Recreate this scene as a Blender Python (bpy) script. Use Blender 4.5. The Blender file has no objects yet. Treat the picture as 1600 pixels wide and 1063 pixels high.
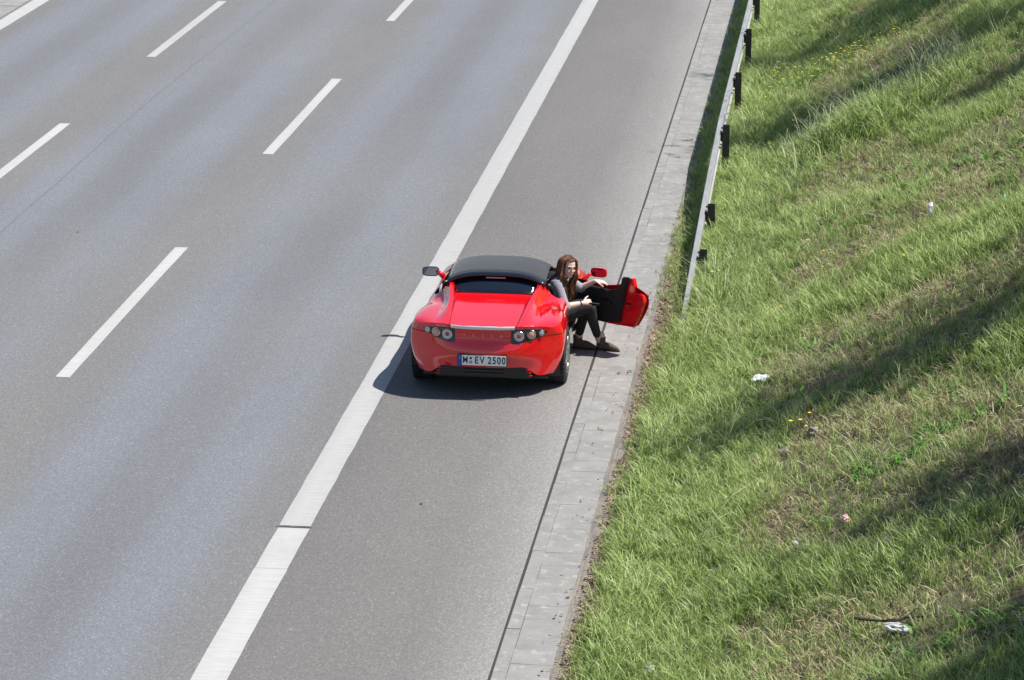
import bpy, bmesh, math, random
import numpy as np
from mathutils import Vector, Matrix, noise
from mathutils.bvhtree import BVHTree
random.seed(7); RNG = np.random.default_rng(7)
sc = bpy.context.scene
COL = sc.collection
R = math.radians

# ------------------------------------------------------------------ camera
PITCH, YAW, ROLL, FPX = 0.272812, 0.114165, 0.003479, 4737.5
CAM = Vector((2.8224, -32.0, 9.407))
fwd = Vector((-math.sin(YAW)*math.cos(PITCH), math.cos(YAW)*math.cos(PITCH), -math.sin(PITCH)))
rgt = Vector((math.cos(YAW), math.sin(YAW), 0)); up_ = rgt.cross(fwd)
r2 = math.cos(ROLL)*rgt + math.sin(ROLL)*up_; u2 = -math.sin(ROLL)*rgt + math.cos(ROLL)*up_
cam = bpy.data.cameras.new('camera'); camo = bpy.data.objects.new('camera', cam); COL.objects.link(camo)
cam.sensor_width = 36; cam.lens = FPX/1600*36; cam.clip_start = 0.5; cam.clip_end = 6000
camo.matrix_world = Matrix(((r2.x, u2.x, -fwd.x, CAM.x), (r2.y, u2.y, -fwd.y, CAM.y), (r2.z, u2.z, -fwd.z, CAM.z), (0, 0, 0, 1)))
sc.camera = camo

# ------------------------------------------------------------------ sky, sun, exposure
SUN_AZ, SUN_EL = R(81), R(58.5)          # azimuth from +Y towards +X
w = bpy.data.worlds.new('World'); sc.world = w; w.use_nodes = True
nt = w.node_tree; bg = nt.nodes['Background']; sky = nt.nodes.new('ShaderNodeTexSky')
sky.sky_type = 'NISHITA'; sky.sun_disc = False; sky.sun_elevation = SUN_EL; sky.sun_rotation = SUN_AZ
sky.air_density = 1.0; sky.dust_density = 0.6
nt.links.new(sky.outputs[0], bg.inputs[0]); bg.inputs[1].default_value = 0.088
sl = bpy.data.lights.new('sun', 'SUN'); sl.energy = 5.0; sl.angle = R(0.53); sl.color = (1.0, 0.965, 0.91)
so = bpy.data.objects.new('sun', sl); COL.objects.link(so); so.location = (20, 0, 30)
sdir = Vector((math.sin(SUN_AZ)*math.cos(SUN_EL), math.cos(SUN_AZ)*math.cos(SUN_EL), math.sin(SUN_EL)))
so.rotation_euler = sdir.to_track_quat('Z', 'Y').to_euler()
vs = sc.view_settings; vs.view_transform = 'Standard'; vs.look = 'None'; vs.gamma = 1; vs.exposure = 0.44
vs.use_curve_mapping = False
sc.cycles.max_bounces = 6; sc.cycles.diffuse_bounces = 2; sc.cycles.glossy_bounces = 3; sc.cycles.transmission_bounces = 4

# ------------------------------------------------------------------ helpers
def link(o, parent=None):
    COL.objects.link(o)
    if parent is not None: o.parent = parent
    return o
def tag(o, label=None, cat=None, group=None, kind=None):
    if label: o['label'] = label
    if cat: o['category'] = cat
    if group: o['group'] = group
    if kind: o['kind'] = kind
    return o
def empty(name, loc=(0, 0, 0), parent=None):
    o = bpy.data.objects.new(name, None); o.location = loc; o.empty_display_size = .2
    return link(o, parent)
def mesh_obj(name, verts, faces, mat, parent=None, smooth=False, edges=()):
    me = bpy.data.meshes.new(name); me.from_pydata([tuple(v) for v in verts], list(edges), [tuple(f) for f in faces]); me.update()
    if mat: me.materials.append(mat)
    if smooth: me.polygons.foreach_set('use_smooth', [True]*len(me.polygons))
    return link(bpy.data.objects.new(name, me), parent)
def bm_obj(name, bm, mat, parent=None, smooth=False):
    me = bpy.data.meshes.new(name); bm.to_mesh(me); bm.free()
    if mat: me.materials.append(mat)
    if smooth: me.polygons.foreach_set('use_smooth', [True]*len(me.polygons))
    return link(bpy.data.objects.new(name, me), parent)
def bake(o):
    """replace modifiers by their evaluated mesh"""
    dg = bpy.context.evaluated_depsgraph_get(); dg.update()
    me = bpy.data.meshes.new_from_object(o.evaluated_get(dg))
    o.modifiers.clear(); o.data = me
    return o
def box_bm(bm, c, s, rot=None, bevel=0):
    m = Matrix.Translation(c)
    if rot is not None: m = m @ rot
    g = bmesh.ops.create_cube(bm, size=1, matrix=m @ Matrix.Diagonal((s[0], s[1], s[2], 1)))
    if bevel:
        es = list({e for v in g['verts'] for e in v.link_edges})
        bmesh.ops.bevel(bm, geom=es, offset=bevel, segments=2, affect='EDGES', profile=.6)
def tube(pts, rad, n=8, cap=True, squash=None):
    """tube through pts; rad scalar or list; returns verts, faces"""
    V, F = [], []; P = [Vector(p) for p in pts]; k = len(P)
    rr = rad if hasattr(rad, '__len__') else [rad]*k
    T0 = (P[1]-P[0]).normalized(); nrm = T0.orthogonal().normalized()
    for i in range(k):
        T = (P[min(i+1, k-1)]-P[max(i-1, 0)]).normalized()
        nrm = (nrm - T*nrm.dot(T));  nrm = nrm.normalized() if nrm.length > 1e-6 else T.orthogonal().normalized()
        b = T.cross(nrm)
        for j in range(n):
            a = 2*math.pi*j/n
            V.append(P[i] + (nrm*math.cos(a)+b*math.sin(a))*rr[i])
    for i in range(k-1):
        for j in range(n):
            a = i*n+j; b2 = i*n+(j+1) % n
            F.append((a, b2, b2+n, a+n))
    if cap: F.append(tuple(range(n-1, -1, -1))); F.append(tuple(range((k-1)*n, k*n)))
    return V, F
def merge(parts):
    V, F = [], []
    for v, f in parts:
        o = len(V); V += list(v); F += [tuple(i+o for i in q) for q in f]
    return V, F

# ------------------------------------------------------------------ materials
MATS = {}
class NB:
    def __init__(s, name):
        s.m = bpy.data.materials.new(name); s.m.use_nodes = True; s.t = s.m.node_tree
        s.b = s.t.nodes['Principled BSDF']; s.out = s.t.nodes['Material Output']; MATS[name] = s.m
    def n(s, typ, **k):
        x = s.t.nodes.new(typ)
        for a, v in k.items(): setattr(x, a, v)
        return x
    def l(s, a, b): s.t.links.new(a, b)
    def val(s, inp, v):
        if hasattr(v, 'is_linked') or isinstance(v, bpy.types.NodeSocket): s.l(v, inp)
        else: inp.default_value = v
    def noise(s, scale, detail=4, rough=.55, vec=None, dist=0):
        x = s.n('ShaderNodeTexNoise'); x.inputs['Scale'].default_value = scale; x.inputs['Detail'].default_value = detail
        x.inputs['Roughness'].default_value = rough; x.inputs['Distortion'].default_value = dist
        if vec is not None: s.l(vec, x.inputs['Vector'])
        return x.outputs['Fac']
    def math(s, op, a, b=0, clamp=False):
        x = s.n('ShaderNodeMath', operation=op); x.use_clamp = clamp; s.val(x.inputs[0], a); s.val(x.inputs[1], b); return x.outputs[0]
    def ramp(s, fac, stops, interp='LINEAR'):
        x = s.n('ShaderNodeValToRGB'); x.color_ramp.interpolation = interp; e = x.color_ramp.elements
        while len(e) < len(stops): e.new(.5)
        for i, (p, c) in enumerate(stops):
            e[i].position = p; e[i].color = (c, c, c, 1) if not hasattr(c, '__len__') else (*c, 1)
        s.val(x.inputs[0], fac); return x.outputs['Color']
    def mix(s, fac, a, b, mode='MIX'):
        x = s.n('ShaderNodeMix', data_type='RGBA', blend_type=mode); s.val(x.inputs[0], fac)
        for i, v in ((6, a), (7, b)):
            if isinstance(v, bpy.types.NodeSocket): s.l(v, x.inputs[i])
            else: x.inputs[i].default_value = (*v, 1) if hasattr(v, '__len__') else (v, v, v, 1)
        return x.outputs[2]
    def pos(s): return s.n('ShaderNodeNewGeometry').outputs['Position']
    def scl(s, vec, v):
        x = s.n('ShaderNodeVectorMath', operation='MULTIPLY'); s.l(vec, x.inputs[0]); x.inputs[1].default_value = v; return x.outputs[0]
    def bump(s, h, strength=.3, dist=.01):
        x = s.n('ShaderNodeBump'); x.inputs['Strength'].default_value = strength; x.inputs['Distance'].default_value = dist
        s.l(h, x.inputs['Height']); s.l(x.outputs[0], s.b.inputs['Normal'])
    def col(s, v):
        if isinstance(v, bpy.types.NodeSocket): s.l(v, s.b.inputs['Base Color'])
        else: s.b.inputs['Base Color'].default_value = (*v, 1)
    def set(s, **k):
        names = dict(rough='Roughness', metal='Metallic', coat='Coat Weight', coatr='Coat Roughness', spec='Specular IOR Level', trans='Transmission Weight', ior='IOR', alpha='Alpha', sheen='Sheen Weight', sss='Subsurface Weight')
        for a, v in k.items(): s.val(s.b.inputs[names[a]], v)
        return s
def simple(name, c, rough=.5, var=.12, scale=30, **k):
    s = NB(name); f = s.noise(scale, 3, vec=s.n('ShaderNodeTexCoord').outputs['Object'])
    s.col(s.mix(f, [x*(1-var) for x in c], [min(1, x*(1+var)) for x in c])); s.set(rough=rough, **k); return s.m

def asphalt_mat(name, shoulder):
    s = NB(name); p = s.pos()
    sep = s.n('ShaderNodeSeparateXYZ'); s.l(p, sep.inputs[0]); X = sep.outputs[0]
    wob = s.noise(.09, 2, vec=s.scl(p, (1, .35, 1)))
    if not shoulder:
        # wheel tracks: lane width 3.5, lane line at X=-5.75
        t = s.math('ADD', X, s.math('MULTIPLY', s.math('SUBTRACT', wob, .5), .55))
        t = s.math('PINGPONG', s.math('ADD', t, 5.75+35), 1.75)          # 0 at lane marks, 1.75 mid lane
        t = s.math('DIVIDE', t, 1.75)
        base = s.ramp(t, [(0, (.160, .157, .153)), (.22, (.159, .158, .158)), (.50, (.167, .175, .193)), (.68, (.163, .171, .189)), (.88, (.148, .151, .160)), (1, (.144, .147, .157))], 'EASE')
        patch = s.noise(.35, 3, vec=s.scl(p, (1, .22, 1)))
        base = s.mix(s.math('MULTIPLY', s.ramp(patch, [(.42, 0), (.68, 1)]), .5), base, (.166, .162, .157))
    else:
        d = s.math('MULTIPLY', X, -1)
        base = s.ramp(s.math('DIVIDE', d, 2.6), [(0, (.25, .240, .229)), (.1, (.215, .205, .196)), (.3, (.165, .156, .149)), (.75, (.148, .140, .134)), (.86, (.136, .130, .125)), (1, (.138, .132, .127))])
    big = s.noise(.6, 4, vec=s.scl(p, (1, .3, 1)))
    base = s.mix(1, base, s.ramp(big, [(.3, .93), (.7, 1.06)]), 'MULTIPLY')
    v = s.n('ShaderNodeTexVoronoi'); v.inputs['Scale'].default_value = 85; s.l(s.scl(p, (1, .55, 1)), v.inputs['Vector'])
    cs = s.n('ShaderNodeSeparateColor'); s.l(v.outputs['Color'], cs.inputs[0])
    grit = s.ramp(cs.outputs[0], [(0, .45), (.25, .85), (.7, 1.06), (.9, 1.4), (1, 2.3)])
    base = s.mix(.32, base, s.mix(1, base, grit, 'MULTIPLY'))
    fine = s.noise(38, 3, .75, vec=s.scl(p, (1, .45, 1)))
    base = s.mix(1, base, s.ramp(fine, [(.3, .87), (.7, 1.13)]), 'MULTIPLY')
    s.col(base); s.set(rough=.82, spec=.35); s.bump(cs.outputs[1], .35, .006)
    return s.m
M_asph = asphalt_mat('asphalt_lanes', False); M_should = asphalt_mat('asphalt_shoulder', True)

def paint_mat():
    s = NB('road_paint'); p = s.pos()
    a = s.noise(1.3, 5, .6); b = s.noise(60, 3, .7); c = s.noise(1, 2, vec=s.scl(p, (3, 34, 1)))
    col = s.ramp(a, [(.3, (.39, .385, .372)), (.7, (.45, .445, .436))])
    col = s.mix(1, col, s.ramp(c, [(.35, .9), (.65, 1.04)]), 'MULTIPLY')
    worn = s.math('MULTIPLY', s.ramp(b, [(.60, 0), (.72, 1)]), .55)
    oi = s.n('ShaderNodeObjectInfo'); col = s.mix(1, col, s.ramp(oi.outputs['Random'], [(0, .9), (1, 1.03)]), 'MULTIPLY')
    s.col(s.mix(worn, col, (.27, .26, .25))); s.set(rough=.7); s.bump(c, .25, .004); return s.m
M_paint = paint_mat()
def concrete_mat(name, c, var=.14):
    s = NB(name); tc = s.n('ShaderNodeTexCoord').outputs['Object']; oi = s.n('ShaderNodeObjectInfo').outputs['Random']; p = s.pos()
    a = s.noise(4, 5, .6, vec=p); b = s.noise(90, 3, .7, vec=p); st = s.noise(9, 3, vec=p)
    col = s.ramp(oi, [(0, [x*(1-var) for x in c]), (.5, c), (1, [x*(1+var) for x in c])])
    col = s.mix(1, col, s.ramp(a, [(.3, .85), (.7, 1.12)]), 'MULTIPLY')
    col = s.mix(1, col, s.ramp(b, [(.3, .88), (.7, 1.1)]), 'MULTIPLY')
    col = s.mix(s.math('MULTIPLY', s.ramp(st, [(.56, 0), (.72, 1)]), .5), col, (.46, .44, .41))
    s.col(col); s.set(rough=.85); s.bump(b, .2, .004); return s.m
M_slab = concrete_mat('concrete_slab', (.248, .240, .227), .06); M_kerb = concrete_mat('concrete_kerb', (.250, .241, .227), .05)
M_tar = simple('tar_joint', (.035, .034, .033), .8)
def soil_mat():
    s = NB('soil'); p = s.pos()
    a = s.noise(1.7, 5, .65); b = s.noise(28, 4, .7)
    col = s.ramp(a, [(.3, (.045, .037, .025)), (.5, (.10, .082, .05)), (.7, (.24, .195, .125))])
    s.col(s.mix(1, col, s.ramp(b, [(.3, .55), (.7, 1.4)]), 'MULTIPLY')); s.set(rough=.95); s.bump(b, .7, .03); return s.m
M_soil = soil_mat()
def dust_mat():
    s = NB('sandy_dirt'); a = s.noise(6, 5, .65); b = s.noise(60, 4, .7)
    col = s.ramp(a, [(.3, (.16, .135, .11)), (.7, (.33, .295, .25))])
    s.col(s.mix(1, col, s.ramp(b, [(.3, .7), (.7, 1.25)]), 'MULTIPLY')); s.set(rough=.95); s.bump(b, .6, .02); return s.m
M_dust = dust_mat()
def grass_mat(name, stops, tipc, trans=.3, tipw=.6):
    s = NB(name); p = s.pos()
    a = s.noise(.55, 4, .6, vec=p); b = s.noise(3.5, 3, .6, vec=p)
    bl = s.n('ShaderNodeAttribute'); bl.attribute_name = 'blade'; oi = s.n('ShaderNodeObjectInfo').outputs['Random']
    f = s.math('ADD', s.math('ADD', s.math('MULTIPLY', a, .38), s.math('MULTIPLY', b, .22)), s.math('ADD', s.math('MULTIPLY', oi, .14), s.math('MULTIPLY', bl.outputs['Fac'], .36)))
    col = s.ramp(f, stops)
    at = s.n('ShaderNodeAttribute'); at.attribute_name = 'tip'
    col = s.mix(s.math('MULTIPLY', s.math('MULTIPLY', at.outputs['Fac'], at.outputs['Fac']), tipw), col, tipc)
    s.col(col); s.set(rough=.5, spec=.4)
    tr = s.n('ShaderNodeBsdfTranslucent'); s.l(col, tr.inputs[0])
    mx = s.n('ShaderNodeMixShader'); mx.inputs[0].default_value = trans
    s.l(s.b.outputs[0], mx.inputs[1]); s.l(tr.outputs[0], mx.inputs[2]); s.l(mx.outputs[0], s.out.inputs[0]); return s.m
M_gr1 = grass_mat('grass_green', [(.28, (.055, .13, .018)), (.48, (.17, .29, .045)), (.62, (.33, .45, .10)), (.80, (.62, .68, .32))], (.52, .58, .26), tipw=.5)
M_gr2 = grass_mat('grass_dry', [(.3, (.20, .17, .07)), (.5, (.36, .30, .15)), (.72, (.56, .47, .29))], (.6, .52, .36))
M_gr3 = grass_mat('grass_pale_seed', [(.3, (.10, .19, .04)), (.55, (.20, .29, .08)), (.8, (.32, .36, .15))], (.88, .84, .62), tipw=.85)
M_leaf = grass_mat('tree_leaf', [(.3, (.04, .085, .02)), (.7, (.08, .14, .03))], (.09, .14, .04))
M_bark = simple('bark', (.09, .07, .05), .9, .4, 12)

# ------------------------------------------------------------------ ground and road
def grid(name, xs, ys, zf, mat, kind='structure', parent=None, smooth=True):
    V = [(x, y, zf(x, y)) for y in ys for x in xs]; n = len(xs)
    F = [(j*n+i, j*n+i+1, (j+1)*n+i+1, (j+1)*n+i) for j in range(len(ys)-1) for i in range(n-1)]
    o = mesh_obj(name, V, F, mat, parent, smooth)
    if kind: o['kind'] = kind
    return o
Y0, Y1 = -60, 400
tag(mesh_obj('ground', [(-3000, -3000, -.06), (3000, -3000, -.06), (3000, 3000, -.06), (-3000, 3000, -.06)], [(0, 1, 2, 3)], M_soil), kind='structure')
lanes = grid('road', [-12.95, -2.29], [Y0, 0, Y1], lambda x, y: 0, M_asph)
hard_shoulder = grid('hard_shoulder', [-2.29, -.018], [Y0, 0, Y1], lambda x, y: 0, M_should)

def stripe(name, x0, x1, ya, yb, parent, h=.004, step=.35, jit=.004):
    n = max(2, int((yb-ya)/step)); ys = np.linspace(ya, yb, n+1)
    V = []; 
    for i, y in enumerate(ys):
        a = x0+random.uniform(-jit, jit); b = x1+random.uniform(-jit, jit); dy = 0 if 0 < i < n else 0
        V += [(a, y, .0005), (a+.003, y, h), (b-.003, y, h), (b, y, .0005)]
    F = [(4*i+k, 4*i+k+1, 4*i+k+5, 4*i+k+4) for i in range(n) for k in range(3)] + [(0, 1, 2, 3), (4*n+3, 4*n+2, 4*n+1, 4*n)]
    F = [tuple(reversed(f)) for f in F]
    return mesh_obj(name, V, F, M_paint, parent)
for ya, yb in ((-30, -6.52), (-6.515, -5.40), (-5.33, 30), (30.01, 120)):
    stripe('edge_line', -2.443, -2.143, ya, yb, hard_shoulder)
stripe('edge_line', -12.88, -12.58, -30, 120, lanes)
for xc, y0 in ((-5.748, -.74), (-9.27, 6.83)):
    for k in range(-3, 8):
        ya = y0+k*11.765
        stripe('lane_dash', xc-.08, xc+.08, ya, ya+6, lanes, step=.6)
M_bolt0 = simple('seam_grey', (.09, .088, .085), .9)
# grit crumbs and the seam in the edge line
V, F = tube([(-2.47, -5.375, 0), (-2.38, -5.362, .003), (-2.3, -5.37, .002), (-2.2, -5.358, .003), (-2.12, -5.366, 0)], .006, 5)
tag(mesh_obj('line_seam', V, F, M_bolt0, hard_shoulder))
# long pavement joint in the lanes
V, F = [], []
for i in range(120):
    y = -24+i; x = -8.35+.05*math.sin(y*.31)+.02*random.random(); V += [(x-.008, y, .0015), (x+.008, y, .0015)]
F = [(2*i, 2*i+1, 2*i+3, 2*i+2) for i in range(119)]
mesh_obj('pavement_joint', V, F, simple('joint_sealant', (.12, .12, .125), .8), lanes)

# median side: concrete gutter strip, slab by slab
med = grid('median_gutter', [-14.4, -12.95], [Y0, Y1], lambda x, y: -.012, M_tar)
bm = bmesh.new(); box_bm(bm, (0, 0, -.03), (.34, .985, .07), bevel=.006); s1 = bpy.data.meshes.new('median_slab'); bm.to_mesh(s1); bm.free(); s1.materials.append(M_slab)
for k in range(34):
    for xx in (-13.13, -13.48):
        o = link(bpy.data.objects.new('median_slab', s1), med); o.location = (xx, 8+k, random.uniform(-.003, .004))
bm = bmesh.new(); box_bm(bm, (0, 0, .0), (.6, .985, .16), bevel=.01); s1 = bpy.data.meshes.new('median_kerb'); bm.to_mesh(s1); bm.free(); s1.materials.append(M_kerb)
for k in range(34):
    o = link(bpy.data.objects.new('median_kerb', s1), med); o.location = (-13.97, 8+k, 0)

# gutter on the right: kerb stones and slabs
gut = grid('gutter', [-.03, .53], [Y0, 0, Y1], lambda x, y: -.004, simple('joint_grit', (.15, .143, .133), .9))
mesh_obj('expansion_joint', [(-.019, Y0, -.001), (.010, Y0, -.001), (.010, Y1, -.001), (-.019, Y1, -.001)], [(0, 1, 2, 3)], M_tar, gut)
def variants(name, sx, sy, sz, mat, n=4, chip=.006):
    out = []
    for i in range(n):
        bm = bmesh.new(); box_bm(bm, (0, 0, -sz/2), (sx, sy, sz), bevel=.003)
        for v in bm.verts: v.co.x += random.uniform(-1, 1)*chip*.35; v.co.y += random.uniform(-1, 1)*chip*.35
        me = bpy.data.meshes.new(name); bm.to_mesh(me); bm.free(); me.materials.append(mat); out.append(me)
    return out
ks = variants('kerb_stone', .116, .994, .06, M_kerb)
for k in range(-9, 34):
    o = link(bpy.data.objects.new('kerb_stone', ks[k % 4]), gut); o.location = (.066+random.uniform(-.003, .003), -1.245+k, .003+random.uniform(-.001, .001))
    o.rotation_euler = (random.uniform(-.001, .001), random.uniform(-.006, .006), random.uniform(-.002, .002))
ss = variants('gutter_slab', .356, .3448, .06, M_slab)
for k in range(-24, 98):
    o = link(bpy.data.objects.new('gutter_slab', ss[k % 4]), gut); o.location = (.305+random.uniform(-.003, .003), -3.688+.17+k*.3468, .002+random.uniform(-.001, .001))
    o.rotation_euler = (random.uniform(-.002, .002), random.uniform(-.003, .003)+.004, random.uniform(-.003, .003))
tag(grid('gutter_haunch', [.484, .50, .56, .62], list(np.arange(-12, 34, .3)), lambda x, y: -.002+.012*noise.noise((x*9, y*3, 0)), M_dust, None, gut))

# ------------------------------------------------------------------ embankment
def bank_z(x, y):
    if x < 1.1: z = .03*max(0, x-.55)
    else:
        u = x-1.1; z = .0165 + (.25*u*u/.5 if u < .5 else .125+.5*(u-.5))*1.0
        z = z if x < 8.6 else None if False else z
    if x > 8.6:
        zt = .0165+.125+.5*(8.6-1.6); z = zt+.35*(1-math.exp(-(x-8.6)*.6))
    k = min(1, max(0, (x-.7)/1.2))
    z += k*(.10*noise.noise((x*.45, y*.3, 3.1))+.045*noise.noise((x*1.4, y*1.1, 7.7))+.02*noise.noise((x*4, y*4, 1.7)))
    # low ridge under the tall pale grass
    z += .10*math.exp(-((y-(10.1+(x-2.4)*.55))/.9)**2)*min(1, max(0, (x-1.6)/1.0))*(1 if x < 5 else 0.6)
    return z - .012
xs = list(np.concatenate([np.arange(.515, 7, .11), np.arange(7, 12, .5), [14, 20, 40]])); ys = list(np.concatenate([[-40, -30, -20], np.arange(-16, 32, .16), np.arange(32, 60, 1.5), [80, 140]]))
bank = grid('embankment', xs, ys, bank_z, M_soil)

# ------------------------------------------------------------------ grass (scattered blades)
def tuft(name, nb, hmin, hmax, spread, width, mat, lean=.45, seed=0, droop=.5):
    rg = random.Random(seed); V, F, tip, bl = [], [], [], []
    for _ in range(nb):
        bc = rg.random()**1.2
        h = rg.uniform(hmin, hmax); a = rg.uniform(0, 6.283); r = spread*math.sqrt(rg.random())
        bx, by = r*math.cos(rg.uniform(0, 6.28)), r*math.sin(rg.uniform(0, 6.28)); ln = rg.uniform(.1, lean)*h; d = Vector((math.cos(a), math.sin(a), 0)); sd = Vector((-d.y, d.x, 0))*width*rg.uniform(.6, 1.2)*.5
        o = len(V)
        for t, wd in ((0, 1), (.4, .95), (.75, .7)):
            c = Vector((bx, by, 0)) + d*ln*(t**2)*1.4 + Vector((0, 0, h*(t-droop*.35*t*t)))
            V += [c-sd*wd, c+sd*wd]; tip += [t, t]; bl += [bc, bc]
        V.append(Vector((bx, by, 0))+d*ln*1.5+Vector((0, 0, h*(1-droop*.5)))); tip.append(1); bl.append(bc)
        F += [(o, o+1, o+3, o+2), (o+2, o+3, o+5, o+4), (o+4, o+5, o+6)]
    me = bpy.data.meshes.new(name); me.from_pydata([tuple(v) for v in V], [], F); me.materials.append(mat)
    at = me.attributes.new('tip', 'FLOAT', 'POINT'); at.data.foreach_set('value', tip)
    me.attributes.new('blade', 'FLOAT', 'POINT').data.foreach_set('value', bl)
    return bpy.data.objects.new(name, me)
def coll(name, objs):
    c = bpy.data.collections.new(name)
    for o in objs: c.objects.link(o)
    return c
def scatter(name, label, dens_fn, size_fn, col, tilt=.3, seed=1, cat='grass', step=.13, smin=.5, smax=1.5, x0=.5, x1=7.2, ya=-13.5, yb=29):
    xs = np.arange(x0, x1, step); ys = np.arange(ya, yb, step)
    V = [(x, y, bank_z(x, y)-.004) for y in ys for x in xs]; n = len(xs)
    F = [(j*n+i, j*n+i+1, (j+1)*n+i+1, (j+1)*n+i) for j in range(len(ys)-1) for i in range(n-1)]
    me = bpy.data.meshes.new(name); me.from_pydata(V, [], F)
    me.attributes.new('dens', 'FLOAT', 'POINT').data.foreach_set('value', [max(0, dens_fn(x, y)) for x, y, z in V])
    me.attributes.new('size', 'FLOAT', 'POINT').data.foreach_set('value', [size_fn(x, y) for x, y, z in V])
    o = link(bpy.data.objects.new(name, me)); tag(o, label, cat, kind='stuff')
    g = bpy.data.node_groups.new(name, 'GeometryNodeTree')
    g.interface.new_socket('Geometry', in_out='INPUT', socket_type='NodeSocketGeometry'); g.interface.new_socket('Geometry', in_out='OUTPUT', socket_type='NodeSocketGeometry')
    N = g.nodes.new; gi, go = N('NodeGroupInput'), N('NodeGroupOutput')
    dp = N('GeometryNodeDistributePointsOnFaces'); dp.inputs['Seed'].default_value = seed
    na = N('GeometryNodeInputNamedAttribute'); na.data_type = 'FLOAT'; na.inputs[0].default_value = 'dens'
    nb = N('GeometryNodeInputNamedAttribute'); nb.data_type = 'FLOAT'; nb.inputs[0].default_value = 'size'
    ip = N('GeometryNodeInstanceOnPoints'); ci = N('GeometryNodeCollectionInfo'); ci.inputs[0].default_value = col
    ci.inputs['Separate Children'].default_value = True; ci.inputs['Reset Children'].default_value = True
    ip.inputs['Pick Instance'].default_value = True
    rv = N('FunctionNodeRandomValue'); rv.data_type = 'FLOAT_VECTOR'; rv.inputs[0].default_value = (-tilt, -tilt, 0); rv.inputs[1].default_value = (tilt, tilt, 6.283)
    rs = N('FunctionNodeRandomValue'); rs.data_type = 'FLOAT'; rs.inputs[2].default_value = smin; rs.inputs[3].default_value = smax
    mu = N('ShaderNodeMath'); mu.operation = 'MULTIPLY'
    L = g.links.new
    L(gi.outputs[0], dp.inputs['Mesh']); L(na.outputs[0], dp.inputs['Density']); L(dp.outputs['Points'], ip.inputs['Points']); L(ci.outputs[0], ip.inputs['Instance'])
    L(rv.outputs[0], ip.inputs['Rotation']); L(rs.outputs[1], mu.inputs[0]); L(nb.outputs[0], mu.inputs[1]); L(mu.outputs[0], ip.inputs['Scale']); L(ip.outputs[0], go.inputs[0])
    md = o.modifiers.new('scatter', 'NODES'); md.node_group = g
    return o
def nz(x, y, s, o=0): return noise.noise((x*s, y*s, o))*.5+.5
def sstep(a, b, t): t = min(1, max(0, (t-a)/(b-a))); return t*t*(3-2*t)
def vis(x, y):       # within the strip the camera sees, with a margin
    xr = 4.75+(y*.045 if y > 0 else y*.05)
    return 1 if x < xr+1.3 else 0
def edge(y): return (.59+.10*nz(0, y, .9, 5)+.06*nz(0, y, 3.1, 9))*(1-.14*sstep(1, 5, y))
def bare(x, y):
    b = sstep(.60, .72, .65*nz(x, y, .9, 21)+.35*nz(x, y, 2.7, 22))*sstep(1.5, 2.4, x)*.9
    b = max(b, math.exp(-((x-4.35)/.45)**2-((y+6.9)/1.1)**2), .9*math.exp(-((x-2.5)/.25)**2-((y+3.8)/.4)**2), .85*math.exp(-((x-3.0)/.35)**2-((y+8.7)/.6)**2), .8*math.exp(-((x-2.3)/.25)**2-((y+6.2)/.7)**2))
    return min(1, b)
def lush(x, y): return max(1-sstep(1.5, 2.4, x+.8*(nz(x, y, .5, 6)-.5)), sstep(.50, .66, nz(x, y, .45, 2)))
def d_green(x, y):
    if not vis(x, y): return 0
    return 440*sstep(edge(y)-.05, edge(y)+.12, x)*(1-.92*bare(x, y))*(.30+.75*lush(x, y))*(.25+1.3*sstep(.34, .66, nz(x, y, 5.5, 51)))
def s_green(x, y): return (1+.55*math.exp(-((x-1.25)/.18)**2)*sstep(0, 3, y)+1.0*math.exp(-((y-(8.9+(x-2.4)*.75))/1.0)**2)*sstep(1.8, 2.5, x)*(1-sstep(4.2, 4.8, x)))*(.85 if .62 < x < .98 and .5 < y < 6 else 1.25 if .62 < x < .98 else 1)*(.55+.55*lush(x, y)*nz(x, y, .8, 4)+.35*nz(x, y, 2.3, 8))*(.6 if x < .8 else 1)
def d_dry(x, y):
    if not vis(x, y): return 0
    k = (sstep(.42, .64, .6*nz(x, y, .6, 12)+.4*nz(x, y, 1.9, 13))*.7+.45*bare(x, y))*sstep(1.3, 2.3, x)*(1-.55*lush(x, y))+.12
    return 330*k*sstep(edge(y), edge(y)+.15, x)
def d_tall(x, y):
    if not vis(x, y): return 0
    r = math.exp(-((y-(9.9+(x-2.4)*.75+1.2*(nz(x, y, 1.1, 35)-.5)))/.8)**2)*sstep(1.7, 2.4, x)*(1-sstep(4.2, 4.8, x))
    return 30*r*(.3+1.4*nz(x, y, 2.6, 36))+1.0*sstep(.6, .75, nz(x, y, .7, 31))+(5*sstep(.45, .65, nz(x, y, .5, 33)) if .85 < x < 1.7 else 0)
g1 = coll('tufts_green', [tuft('tuft', 14, .05, .19, .055, .0056, M_gr1, .62, i, .35) for i in range(6)])
g2 = coll('tufts_dry', [tuft('tuft', 12, .02, .085, .07, .007, M_gr2, 1.2, 20+i) for i in range(4)])
g3 = coll('tufts_tall', [tuft('tuft', 9, .30, .75, .09, .0085, M_gr3, .6, 40+i, .5) for i in range(4)])
scatter('green_grass', 'fresh green grass covering the roadside bank beside the guard rail', d_green, s_green, g1, .35, 1)
scatter('dry_grass', 'short straw-coloured dry grass between the green on the bank', d_dry, lambda x, y: .8+.4*nz(x, y, 1.5, 3), g2, .5, 2)
M_weed = grass_mat('weed_leaf', [(.3, (.05, .15, .02)), (.55, (.10, .26, .03)), (.8, (.17, .36, .05))], (.16, .34, .06), tipw=.2)
g4 = coll('weed_rosettes', [tuft('tuft', 11, .05, .12, .05, .022, M_weed, 1.3, 60+i, .7) for i in range(3)])
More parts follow.
